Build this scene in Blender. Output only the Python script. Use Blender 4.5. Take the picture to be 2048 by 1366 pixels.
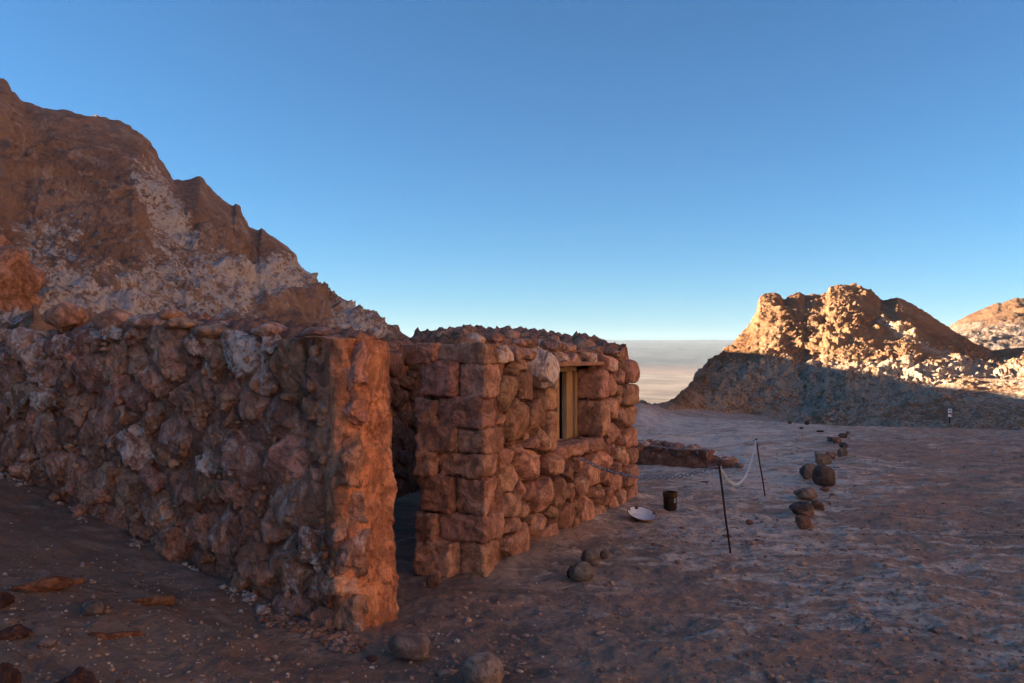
import bpy, math, random
import numpy as np
from math import radians as R

# ------------------------------------------------------------------ camera, sky, sun, exposure
scene = bpy.context.scene
COL = scene.collection
for o in list(bpy.data.objects):
    bpy.data.objects.remove(o)
EYE, FPX, CX, HY = 1.6, 1640.0, 1024.0, 712.0          # eye height, focal length and horizon in photo pixels

cam_d = bpy.data.cameras.new('camera')
cam_d.sensor_width = 36.0
cam_d.lens = 36.0 * FPX / 2048.0
cam_d.clip_start, cam_d.clip_end = 0.05, 20000
cam = bpy.data.objects.new('camera', cam_d)
cam.location = (0, 0, EYE)
cam.rotation_euler = (R(90) + math.atan((HY - 683) / FPX), 0, 0)
COL.objects.link(cam)
scene.camera = cam

SUN_EL = R(13.0)
TO_SUN_XY = (-0.996, 0.087)                              # the sun stands to the left, a little ahead
az_sun = math.atan2(TO_SUN_XY[0], TO_SUN_XY[1])          # clockwise from +Y is positive
world = bpy.data.worlds.new('World')
scene.world = world
world.use_nodes = True
wn = world.node_tree.nodes
wl = world.node_tree.links
bg = wn['Background']
sky = wn.new('ShaderNodeTexSky')
sky.sky_type = 'NISHITA'
sky.sun_disc = False
sky.sun_elevation = SUN_EL
sky.sun_rotation = az_sun
sky.altitude = 2400
sky.air_density = 1.2
sky.dust_density = 0.9
sky.ozone_density = 9.6
warm = wn.new('ShaderNodeVectorMath')                       # the photograph's warm white balance, even over the whole sky
warm.operation = 'MULTIPLY'
warm.inputs[1].default_value = (0.95, 0.81, 0.59)
wl.new(sky.outputs[0], warm.inputs[0])
wl.new(warm.outputs[0], bg.inputs['Color'])
bg.inputs['Strength'].default_value = 0.0505

sun_d = bpy.data.lights.new('sun', 'SUN')
sun_d.energy = 5.0
sun_d.angle = R(0.5)
sun_d.color = (1.0, 0.76, 0.51)
sun = bpy.data.objects.new('sun', sun_d)
from mathutils import Vector
to_sun = Vector((TO_SUN_XY[0] * math.cos(SUN_EL), TO_SUN_XY[1] * math.cos(SUN_EL), math.sin(SUN_EL)))
sun.rotation_euler = to_sun.to_track_quat('Z', 'Y').to_euler()
sun.location = (-60, 20, 60)
COL.objects.link(sun)

scene.view_settings.view_transform = 'Standard'
scene.view_settings.look = 'None'
scene.view_settings.gamma = 1.0
scene.view_settings.exposure = 2.72
scene.view_settings.use_curve_mapping = False
scene.render.engine = 'CYCLES'
scene.cycles.use_denoising = True
scene.cycles.use_adaptive_sampling = False
scene.cycles.use_guiding = True
scene.cycles.use_volume_guiding = False
scene.cycles.max_bounces = 6
scene.cycles.diffuse_bounces = 4
scene.cycles.volume_bounces = 1

# ------------------------------------------------------------------ noise in numpy
def _h(x, y, z, seed):
    h = (x * 374761393 + y * 668265263 + z * 1274126177 + seed * 974634777) & 0xFFFFFFFF
    h = ((h ^ (h >> 13)) * 1103515245) & 0xFFFFFFFF
    h = ((h ^ (h >> 16)) * 2246822519) & 0xFFFFFFFF
    return (h ^ (h >> 15)).astype(np.float64) / 4294967296.0

def vnoise(P, seed=0):
    Pi = np.floor(P).astype(np.int64)
    f = P - Pi
    u = f * f * f * (f * (f * 6 - 15) + 10)
    x, y, z = Pi[:, 0], Pi[:, 1], Pi[:, 2]
    ux, uy, uz = u[:, 0], u[:, 1], u[:, 2]
    def L(a, b, t): return a + (b - a) * t
    c = [[[_h(x + i, y + j, z + k, seed) for k in (0, 1)] for j in (0, 1)] for i in (0, 1)]
    a = L(L(c[0][0][0], c[1][0][0], ux), L(c[0][1][0], c[1][1][0], ux), uy)
    b = L(L(c[0][0][1], c[1][0][1], ux), L(c[0][1][1], c[1][1][1], ux), uy)
    return L(a, b, uz) * 2 - 1

ROT = np.array([[0.36, 0.48, -0.8], [-0.8, 0.6, 0.0], [0.48, 0.64, 0.6]])
def fbm(P, seed=0, octv=4, gain=0.5, ridged=False):
    P = np.asarray(P, float)
    out = np.zeros(len(P)); amp = 1.0; tot = 0.0
    Q = P.copy()
    for k in range(octv):
        n = vnoise(Q, seed + k * 17)
        if ridged: n = 1 - 2 * np.abs(n)
        out += amp * n; tot += amp
        amp *= gain
        Q = (Q @ ROT.T) * 2.03 + 7.1
    return out / tot

def worley(P, seed=0):
    P = np.asarray(P, float)
    Pi = np.floor(P).astype(np.int64)
    f1 = np.full(len(P), 9.0); f2 = np.full(len(P), 9.0)
    for i in (-1, 0, 1):
        for j in (-1, 0, 1):
            for k in (-1, 0, 1):
                cx, cy, cz = Pi[:, 0] + i, Pi[:, 1] + j, Pi[:, 2] + k
                d = np.sqrt((cx + _h(cx, cy, cz, seed) - P[:, 0]) ** 2 + (cy + _h(cx, cy, cz, seed + 1) - P[:, 1]) ** 2
                            + (cz + _h(cx, cy, cz, seed + 2) - P[:, 2]) ** 2)
                f2 = np.minimum(f2, np.maximum(f1, d))
                f1 = np.minimum(f1, d)
    return f1, f2

def sstep(x, a, b):
    t = np.clip((x - a) / (b - a), 0, 1)
    return t * t * (3 - 2 * t)

# ------------------------------------------------------------------ materials
def mat(name):
    m = bpy.data.materials.new(name)
    m.use_nodes = True
    m.node_tree.nodes.clear()
    return m, NT(m.node_tree)

class NT:
    def __init__(s, t): s.t = t
    def n(s, typ, **kw):
        nd = s.t.nodes.new(typ)
        for k, v in kw.items():
            if k.startswith('in_'):
                key = k[3:]
                key = int(key) if key.isdigit() else key.replace('_', ' ')
                s.put(nd.inputs[key], v)
            else:
                setattr(nd, k, v)
        return nd
    def put(s, sock, v):
        if hasattr(v, 'is_output'): s.t.links.new(v, sock)
        else: sock.default_value = v
    def pos(s): return s.n('ShaderNodeNewGeometry').outputs['Position']
    def scale(s, vec, sc):
        nd = s.n('ShaderNodeMapping'); s.put(nd.inputs['Vector'], vec); nd.inputs['Scale'].default_value = sc
        return nd.outputs[0]
    def noise(s, vec, sc, detail=6, rough=0.6, dist=0.0):
        return s.n('ShaderNodeTexNoise', in_Vector=vec, in_Scale=sc, in_Detail=detail, in_Roughness=rough, in_Distortion=dist).outputs['Fac']
    def voro(s, vec, sc, feature='F1', rnd=1.0):
        return s.n('ShaderNodeTexVoronoi', feature=feature, in_Vector=vec, in_Scale=sc, in_Randomness=rnd).outputs['Distance']
    def ramp(s, fac, a, b, lo=0.0, hi=1.0):
        nd = s.n('ShaderNodeMapRange', interpolation_type='SMOOTHSTEP')
        s.put(nd.inputs[0], fac)
        for i, v in zip((1, 2, 3, 4), (a, b, lo, hi)): nd.inputs[i].default_value = v
        return nd.outputs[0]
    def math(s, op, a, b=0.0, c=0.0):
        nd = s.n('ShaderNodeMath', operation=op)
        for i, v in enumerate((a, b, c)): s.put(nd.inputs[i], v)
        return nd.outputs[0]
    def mix(s, f, a, b, blend='MIX'):
        nd = s.n('ShaderNodeMix', data_type='RGBA', blend_type=blend)
        for i, v in ((0, f), (6, a), (7, b)):
            if isinstance(v, tuple) and len(v) == 3: v = v + (1,)
            s.put(nd.inputs[i], v)
        return nd.outputs[2]
    def attr(s, name): return s.n('ShaderNodeAttribute', attribute_name=name).outputs['Fac']
    def bump(s, h, strength, dist, normal=None):
        nd = s.n('ShaderNodeBump', in_Strength=strength, in_Distance=dist, in_Height=h)
        if normal is not None: s.put(nd.inputs['Normal'], normal)
        return nd.outputs[0]
    def out(s, color, rough=0.95, normal=None, metal=0.0, spec=0.2):
        b = s.n('ShaderNodeBsdfPrincipled')
        if isinstance(color, tuple) and len(color) == 3: color = color + (1,)
        s.put(b.inputs['Base Color'], color); s.put(b.inputs['Roughness'], rough)
        s.put(b.inputs['Metallic'], metal); b.inputs['Specular IOR Level'].default_value = spec
        if normal is not None: s.put(b.inputs['Normal'], normal)
        o = s.n('ShaderNodeOutputMaterial')
        s.t.links.new(b.outputs[0], o.inputs[0])

M = {}
SALT = (0.56, 0.50, 0.50)

def m_ground():
    m, t = mat('dry salt ground')
    p = t.pos()
    st = t.scale(p, (0.6, 1.25, 1.0))
    def wide(v, k): return t.math('ADD', t.math('MULTIPLY', t.math('SUBTRACT', v, 0.5), k), 0.5)
    big = wide(t.noise(st, 0.6, 6, 0.6, 0.8), 1.6)
    mid = wide(t.noise(st, 3.4, 9, 0.70, 1.2), 1.7)
    pat = wide(t.noise(st, 1.4, 8, 0.66, 1.5), 1.8)
    fine = wide(t.noise(p, 24, 7, 0.72, 0.3), 1.6)
    grit = t.noise(p, 130, 3, 0.7)
    c = t.mix(t.ramp(big, 0.3, 0.7), (0.550, 0.325, 0.220), (0.500, 0.380, 0.285))
    c = t.mix(t.ramp(pat, 0.42, 0.72), c, (0.330, 0.240, 0.180))
    c = t.mix(t.ramp(mid, 0.50, 0.80, 0, 0.9), c, (0.720, 0.520, 0.390))
    c = t.mix(t.ramp(fine, 0.55, 0.85, 0, 0.6), c, (0.32, 0.19, 0.12))
    sa = t.attr('salt')
    c = t.mix(t.ramp(sa, 0.22, 0.02, 0, 0.75), c, t.mix(1.0, c, (0.62, 0.56, 0.54), 'MULTIPLY'))
    f = t.math('ADD', t.math('MULTIPLY', mid, 0.5), t.math('MULTIPLY', fine, 0.3))
    f = t.math('ADD', f, t.math('MULTIPLY', pat, 0.2))
    thr = t.math('SUBTRACT', 0.748, t.math('MULTIPLY', sa, 0.50))
    s = t.ramp(t.math('SUBTRACT', f, thr), -0.05, 0.14)
    c = t.mix(t.math('MULTIPLY', s, 0.85), c, (0.95, 0.80, 0.65))
    c = t.mix(t.attr('desert'), c, t.mix(t.ramp(t.noise(p, 0.02, 6, 0.6), 0.4, 0.62), (0.32, 0.265, 0.22), (0.21, 0.17, 0.145)))
    c = t.mix(t.attr('slope'), c, t.mix(t.ramp(t.noise(t.scale(p, (1, 0.4, 1)), 0.012, 7, 0.62, 0.6), 0.38, 0.62), (0.082, 0.086, 0.10), (0.05, 0.054, 0.066)))
    c = t.mix(t.ramp(grit, 0.66, 0.76, 0, 0.45), c, (0.50, 0.37, 0.28))
    h = t.math('ADD', t.math('MULTIPLY', fine, 0.7), t.math('MULTIPLY', grit, 0.3))
    nb = t.bump(t.math('ADD', mid, pat), 0.7, 0.07)
    nb = t.bump(h, 0.9, 0.035, nb)
    t.out(c, 0.93, nb)
    return m
M['ground'] = m_ground()

def m_hill(name, dark, mid_, light, salt, k=1.0, bumpd=0.25):
    m, t = mat(name)
    p = t.pos()
    def wide(v, q): return t.math('ADD', t.math('MULTIPLY', t.math('SUBTRACT', v, 0.5), q), 0.5)
    big = wide(t.noise(p, 0.35 * k, 6, 0.6, 0.5), 1.6)
    mid = wide(t.noise(p, 1.7 * k, 9, 0.70, 0.8), 1.8)
    fine = wide(t.noise(p, 9 * k, 9, 0.76, 0.5), 1.9)
    lay = wide(t.noise(t.scale(p, (0.5, 0.5, 2.2)), 1.5 * k, 7, 0.7, 0.8), 1.7)
    vor = t.voro(p, 2.3 * k)
    c = t.mix(t.ramp(big, 0.3, 0.7), dark, mid_)
    c = t.mix(t.ramp(mid, 0.45, 0.8), c, light)
    c = t.mix(t.ramp(lay, 0.55, 0.85, 0, 0.7), c, tuple(v * 0.62 for v in dark))
    c = t.mix(t.ramp(fine, 0.55, 0.9, 0, 0.65), c, tuple(v * 0.55 for v in dark))
    sa = t.attr('salt')
    f = t.math('ADD', t.math('MULTIPLY', mid, 0.35), t.math('MULTIPLY', fine, 0.65))
    thr = t.math('SUBTRACT', 0.87, t.math('MULTIPLY', sa, 0.62))
    s = t.ramp(t.math('SUBTRACT', f, thr), -0.02, 0.09)
    c = t.mix(t.math('MULTIPLY', s, 0.92), c, salt)
    nb = t.bump(t.math('ADD', mid, t.math('MULTIPLY', vor, 0.5)), 0.8, bumpd / k)
    nb = t.bump(fine, 0.9, bumpd * 0.5 / k, nb)
    t.out(c, 0.95, nb)
    return m
M['hill'] = m_hill('brown hill earth with salt crust', (0.430, 0.265, 0.185), (0.560, 0.360, 0.255), (0.68, 0.49, 0.37), (0.95, 0.87, 0.80))
M['butte'] = m_hill('orange butte rock', (0.48, 0.25, 0.135), (0.58, 0.33, 0.18), (0.68, 0.44, 0.265), (0.90, 0.72, 0.55), 0.8, 0.45)
M['ridge'] = m_hill('far orange ridge', (0.34, 0.18, 0.10), (0.42, 0.24, 0.14), (0.46, 0.30, 0.19), (0.60, 0.53, 0.47), 0.3, 0.5)

def m_stone(name, fine_sc=38, salt=True, spongy=0.5, streak=False, rough=0.93):
    """stone whose own tint comes from the object's colour; alpha carries how much salt crust it bears"""
    m, t = mat(name)
    p = t.pos()
    oi = t.n('ShaderNodeObjectInfo')
    base = oi.outputs['Color']; al = oi.outputs['Alpha']
    pv = t.scale(p, (1, 1, 0.7)) if streak else p
    def wide(v, q): return t.math('ADD', t.math('MULTIPLY', t.math('SUBTRACT', v, 0.5), q), 0.5)
    a = wide(t.noise(pv, 8, 8, 0.68, 0.7), 1.7)
    b = wide(t.noise(pv, fine_sc, 7, 0.72, 0.4), 1.6)
    v = t.voro(p, 24)
    g = t.noise(p, 150, 3, 0.6)
    c = t.mix(t.ramp(a, 0.35, 0.66), t.mix(1.0, base, (0.72, 0.67, 0.67), 'MULTIPLY'), t.mix(1.0, base, (1.35, 1.32, 1.32), 'MULTIPLY'))
    c = t.mix(t.ramp(b, 0.52, 0.80, 0, 0.9), c, t.mix(1.0, base, (0.46, 0.41, 0.41), 'MULTIPLY'))
    c = t.mix(t.ramp(b, 0.40, 0.15, 0, 0.35), c, t.mix(1.0, base, (1.5, 1.4, 1.35), 'MULTIPLY'))
    if salt:
        f = t.math('ADD', t.math('MULTIPLY', a, 0.55), t.math('MULTIPLY', b, 0.45))
        s = t.ramp(t.math('SUBTRACT', f, t.math('SUBTRACT', 0.85, t.math('MULTIPLY', al, 0.58))), -0.05, 0.16)
        c = t.mix(t.math('MULTIPLY', s, 0.92), c, (0.93, 0.77, 0.66))
        c = t.mix(t.ramp(g, 0.70, 0.78, 0, 0.5), c, (0.42, 0.33, 0.28))
    nb = t.bump(t.math('ADD', a, t.math('MULTIPLY', v, spongy)), 0.7, 0.05)
    nb = t.bump(t.math('ADD', b, t.math('MULTIPLY', g, 0.3)), 0.9, 0.014, nb)
    t.out(c, rough, nb)
    return m
M['stone'] = m_stone('reddish wall stone', 30, True, 0.25)
M['saltstone'] = m_stone('knobbly salt block', 34, True, 0.9, True)
M['cobble'] = m_stone('grey river cobble', 45, False, 0.08, False, 0.8)
M['mortar'] = m_stone('mud mortar', 40, True, 0.6)
M['mud'] = m_stone('smoothed mud plaster', 32, True, 0.35, True)

def m_wood():
    m, t = mat('weathered yellow timber')
    p = t.pos()
    g = t.noise(t.scale(p, (18, 18, 1.2)), 4, 6, 0.6)
    f = t.noise(t.scale(p, (60, 60, 3)), 4, 4, 0.6)
    c = t.mix(t.ramp(g, 0.35, 0.65), (0.33, 0.20, 0.10), (0.50, 0.33, 0.18))
    c = t.mix(t.ramp(f, 0.55, 0.75, 0, 0.6), c, (0.11, 0.07, 0.04))
    t.out(c, 0.8, t.bump(f, 0.5, 0.004))
    return m
M['wood'] = m_wood()

def m_plain(name, col, rough=0.6, metal=0.0, var=0.35, col2=None, sc=40, thr=(0.5, 0.62), bump=0.3):
    m, t = mat(name)
    p = t.pos()
    a = t.noise(p, sc, 6, 0.65)
    c = t.mix(t.ramp(a, *thr), col, col2 if col2 else tuple(v * (1 - var) for v in col))
    t.out(c, rough, t.bump(a, bump, 0.004), metal)
    return m
M['lintel'] = m_plain('dusty old plank', (0.40, 0.21, 0.12), 0.9, 0.0, col2=(0.26, 0.14, 0.085), sc=14, thr=(0.42, 0.6), bump=0.6)
M['rust'] = m_plain('rusted iron', (0.055, 0.030, 0.020), 0.8, 0.2, col2=(0.12, 0.05, 0.025), sc=60)
M['can'] = m_plain('dark rusted tin', (0.028, 0.020, 0.016), 0.55, 0.3, col2=(0.075, 0.035, 0.018), sc=35, thr=(0.52, 0.66))
M['canrim'] = m_plain('ochre rusted tin rim', (0.05, 0.028, 0.014), 0.6, 0.2, col2=(0.16, 0.085, 0.02), sc=50)
M['label'] = m_plain('faded green paper', (0.22, 0.34, 0.29), 0.8, sc=60)
M['enamel'] = m_plain('chipped white enamel', (0.72, 0.72, 0.74), 0.35, 0.0, col2=(0.50, 0.51, 0.56), sc=16, bump=0.05)
M['enamelrust'] = m_plain('rusty chipped enamel', (0.16, 0.12, 0.09), 0.6, 0.1, col2=(0.36, 0.16, 0.05), sc=30)
M['galv'] = m_plain('galvanised chain steel', (0.42, 0.44, 0.46), 0.45, 0.7, sc=80)
M['rope'] = m_plain('pale plastic chain', (0.62, 0.70, 0.72), 0.6, 0.0, sc=80)
M['white'] = m_plain('white sign paint', (0.78, 0.79, 0.80), 0.5, 0.0, var=0.1, sc=30)
M['black'] = m_plain('dark sign print', (0.03, 0.035, 0.05), 0.6)
M['shard'] = m_plain('rust red sheet fragment', (0.15, 0.055, 0.025), 0.85, 0.0, col2=(0.26, 0.11, 0.055), sc=22, bump=0.8)

# ------------------------------------------------------------------ objects
def worldloc(o):
    v = np.zeros(3)
    while o is not None:
        v = v + np.array(o.location); o = o.parent
    return v

def mesh_obj(name, V, F, material, parent=None, origin=None, color=None, smooth=True, attrs=None, label=None, cat=None, group=None, kind=None):
    V = np.asarray(V, float)
    if origin is None: origin = np.array([V[:, 0].mean(), V[:, 1].mean(), V[:, 2].min()])
    origin = np.asarray(origin, float)
    me = bpy.data.meshes.new(name)
    L = V - origin
    if isinstance(F, np.ndarray):
        k = F.shape[1]
        me.vertices.add(len(L)); me.vertices.foreach_set('co', L.astype(np.float32).ravel())
        me.loops.add(F.size); me.loops.foreach_set('vertex_index', F.astype(np.int32).ravel())
        me.polygons.add(len(F)); me.polygons.foreach_set('loop_start', np.arange(0, F.size, k, dtype=np.int32))
        me.update(calc_edges=True)
    else:
        me.from_pydata([tuple(v) for v in L], [], [tuple(f) for f in F])
        me.update()
    if smooth: me.polygons.foreach_set('use_smooth', np.ones(len(me.polygons), bool))
    if name in ('stone', 'boulder', 'pebble', 'clod', 'shard', 'window_sill') and smooth: me.set_sharp_from_angle(angle=R(24))
    for k, v in (attrs or {}).items():
        a = me.attributes.new(k, 'FLOAT', 'POINT'); a.data.foreach_set('value', np.asarray(v, np.float32))
    mats = material if isinstance(material, list) else [material]
    for mm in mats: me.materials.append(M[mm])
    o = bpy.data.objects.new(name, me)
    COL.objects.link(o)
    if parent is not None:
        o.parent = parent; o.location = origin - worldloc(parent)
    else:
        o.location = origin
    if color is not None: o.color = color
    tag(o, label, cat, group, kind)
    return o

def tag(o, label=None, cat=None, group=None, kind=None):
    if label: o['label'] = label
    if cat: o['category'] = cat
    if group: o['group'] = group
    if kind: o['kind'] = kind
    return o

def empty(name, loc, label, cat, group=None):
    o = bpy.data.objects.new(name, None)
    o.empty_display_size = 0.1
    COL.objects.link(o); o.location = loc
    return tag(o, label, cat, group)

def grid_faces(nr, nc, closed=False):
    r = np.arange(nr - 1)[:, None]; c = np.arange(nc if closed else nc - 1)[None, :]
    c2 = (c + 1) % nc
    a = r * nc + c; b = r * nc + c2; d = (r + 1) * nc + c; e = (r + 1) * nc + c2
    return np.stack([a, b, e, d], -1).reshape(-1, 4)

def _ico(sub):
    import bmesh
    bm = bmesh.new(); bmesh.ops.create_icosphere(bm, subdivisions=sub, radius=1.0)
    V = np.array([v.co for v in bm.verts]); F = np.array([[v.index for v in f.verts] for f in bm.faces]); bm.free()
    return V / np.linalg.norm(V, axis=1)[:, None], F
ICO = {k: _ico(k) for k in (1, 2, 3, 4, 5)}

def _cube(n):
    """sphere-like cube grid: points on the cube surface [-1,1]^3"""
    import bmesh
    bm = bmesh.new(); bmesh.ops.create_cube(bm, size=2.0)
    bmesh.ops.subdivide_edges(bm, edges=bm.edges[:], cuts=n, use_grid_fill=True)
    V = np.array([v.co for v in bm.verts]); F = np.array([[v.index for v in f.verts] for f in bm.faces]); bm.free()
    return V, F
CUBE = {k: _cube(k) for k in (3, 7, 12)}

def img(px, py, Y=None, z=None):
    """photo pixel + depth (or height) -> point in the place"""
    a = (px - CX) / FPX; b = (HY - py) / FPX
    if Y is None: Y = (z - EYE) / b
    return np.array([a * Y, Y, EYE + b * Y])

rng = np.random.default_rng(11)

# ------------------------------------------------------------------ layout of the hut
P0 = np.array([-0.20, 5.80]); E = np.array([0.4313, 0.9022]); N_ = np.array([0.9022, -0.4313])   # front wall: start, run, outward
B = np.array([-0.949, 4.66]); D = np.array([-0.8412, 0.5408]); NS = np.array([-0.5408, -0.8412])  # side wall: start, run, outward
A = np.array([-0.70, 4.98])
FL = 3.66                                                                                         # front wall length from the door on
def rise_side(s): return 0.16 * np.log1p(np.exp(np.clip(s * 6, -40, 40))) / 6

PXT = np.array([-1e5, 1280, 1300, 1400, 1560, 1700, 2048, 2600, 1e6])
YBT = np.array([27, 27, 28, 38, 41, 37, 32, 30, 30.])
YPT = np.array([808, 808, 812, 818, 834, 846, 852, 870, 880.])
def ground_z(X, Y):
    """smooth ground height of the place (no small relief)"""
    X = np.asarray(X, float); Y = np.asarray(Y, float)
    px = CX + FPX * X / np.maximum(Y, 0.3)
    yb = np.interp(px, PXT, YBT); zb = EYE - (np.interp(px, PXT, YPT) - HY) / FPX * yb
    z = np.where(Y > 15, zb * sstep(np.minimum(Y, yb), 15, yb * 1.0) , 0.0)
    far = np.maximum(np.hypot(X, Y) - np.maximum(yb, 27) - 2, 0) * (Y > 15)
    z = z - 21.6 * (1 - np.exp(-far / 70.0))
    dist = np.hypot(X, Y)
    bj = np.maximum(dist - 1050, 0)
    z = z + np.where(Y > 0, 66.0 * (bj / 1900) ** 1.15 * (1 + 0.05 * np.clip(X / np.maximum(Y, 1), -1, 1) * 3), 0)
    s = (X - B[0]) * D[0] + (Y - B[1]) * D[1]
    q = (X - B[0]) * NS[0] + (Y - B[1]) * NS[1]
    z = z + np.minimum(rise_side(s), 1.2) * sstep(q, -0.38, -0.08) * (dist < 60)
    return z

def relief(X, Y, dist):
    P = np.stack([X, Y, np.zeros_like(X)], 1)
    near = 1 - sstep(dist, 20, 60)
    h = 0.05 * fbm(P * np.array([0.45, 0.6, 1]), 3, 4)
    r = fbm(P * np.array([1.2, 1.9, 1]), 9, 5, 0.55, True)
    h = h + 0.030 * r + 0.018 * fbm(P * np.array([3.0, 4.4, 1]), 23, 4, 0.6, True) + 0.014 * fbm(P * 9, 21, 3, 0.6) + 0.006 * (1 - sstep(dist, 6, 12)) * fbm(P * 26, 25, 3, 0.6)
    rough = sstep(dist, 9, 14) * 0.06 * fbm(P * np.array([0.5, 0.9, 1]), 33, 4, 0.55, True)
    far = sstep(dist, 60, 200)
    big = far * (1.2 * fbm(P * 0.02, 41, 4) + 2.0 * sstep(fbm(P * 0.013, 47, 3), 0.15, 0.5) * (1 - sstep(dist, 230, 420)))
    mt = sstep(dist, 1100, 2300) * (5 * fbm(P * np.array([0.004, 0.003, 1]), 51, 5, 0.6, True))
    return (h + rough) * near + big + mt

# ------------------------------------------------------------------ ground sheet, out to the horizon
def build_ground():
    az = np.concatenate([np.radians(np.arange(-180, -36, 4.0)), np.arctan((np.linspace(-140, 2190, 640) - CX) / FPX), np.radians(np.arange(38, 180, 4.0))])
    yy = np.linspace(1480, 800, 430)
    rad = np.concatenate([np.array([0.15, 0.6, 1.2, 1.9, 2.5]), FPX * EYE / (yy - HY), np.geomspace(31, 3450, 230)])
    Rr, Az = np.meshgrid(rad, az, indexing='ij')
    X = (Rr * np.sin(Az)).ravel(); Y = (Rr * np.cos(Az)).ravel(); dist = Rr.ravel()
    z = ground_z(X, Y) + relief(X, Y, dist)
    # soft heap of washed-out mud along the foot of the walls
    u = (X - P0[0]) * E[0] + (Y - P0[1]) * E[1]; q = (X - P0[0]) * N_[0] + (Y - P0[1]) * N_[1]
    z = z + 0.05 * np.exp(-np.maximum(q, 0) ** 2 / 0.03) * sstep(u, -0.1, 0.2) * (1 - sstep(u, 3.6, 3.9)) * (q > -0.5)
    px = CX + FPX * X / np.maximum(Y, 0.3)
    inf = Y > 0.5
    P = np.stack([X, Y, 0 * X], 1)
    salt = 0.34 + 0.22 * fbm(P * 0.35, 61, 3)
    blob = lambda cx, cy, rx, ry, a: a * np.exp(-((X - cx) / rx) ** 2 - ((Y - cy) / ry) ** 2)
    salt += blob(2.0, 7.6, 1.0, 1.3, 0.62) + blob(3.2, 14, 2.4, 3.2, 0.60) + blob(4.4, 21, 3.6, 4.5, 0.60) + blob(3.2, 10.2, 1.3, 1.6, 0.40) + blob(2.4, 5.0, 1.3, 0.9, 0.12)
    salt -= 0.55 * sstep(-(X + 0.25 * (Y - 4)), -0.9, 0.7) * (Y < 9)
    salt -= blob(7.5, 13, 3.0, 4.0, 0.12)
    far = sstep(dist, 50, 120) * inf
    salt = salt * (1 - far) + far * (0.35 + 0.45 * sstep(fbm(P * 0.013, 47, 3), 0.15, 0.5)) * (1 - sstep(dist, 260, 500))
    des = far * (1 - sstep(dist, 900, 1300))
    slope = sstep(dist, 900, 1500)
    mesh_obj('ground', np.stack([X, Y, z], 1), grid_faces(len(rad), len(az), True)[:, ::-1], 'ground', origin=(0, 0, 0),
             attrs={'salt': np.clip(np.where(salt > 0.5, 0.5 + (salt - 0.5) * 0.5, salt), 0, 0.72), 'desert': des, 'slope': slope}, kind='structure')
build_ground()
def gz(x, y):
    x = np.atleast_1d(np.asarray(x, float)); y = np.atleast_1d(np.asarray(y, float))
    return ground_z(x, y) + relief(x, y, np.hypot(x, y))
def onground(px, py):
    """point of the ground seen at a photo pixel"""
    Y = FPX * EYE / (py - HY)
    for _ in range(40):
        X = (px - CX) / FPX * Y
        Y = 0.5 * Y + 0.5 * FPX * (EYE - float(gz(X, Y)[0])) / (py - HY)
    X = (px - CX) / FPX * Y
    return np.array([X, Y, float(gz(X, Y)[0])])

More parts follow.
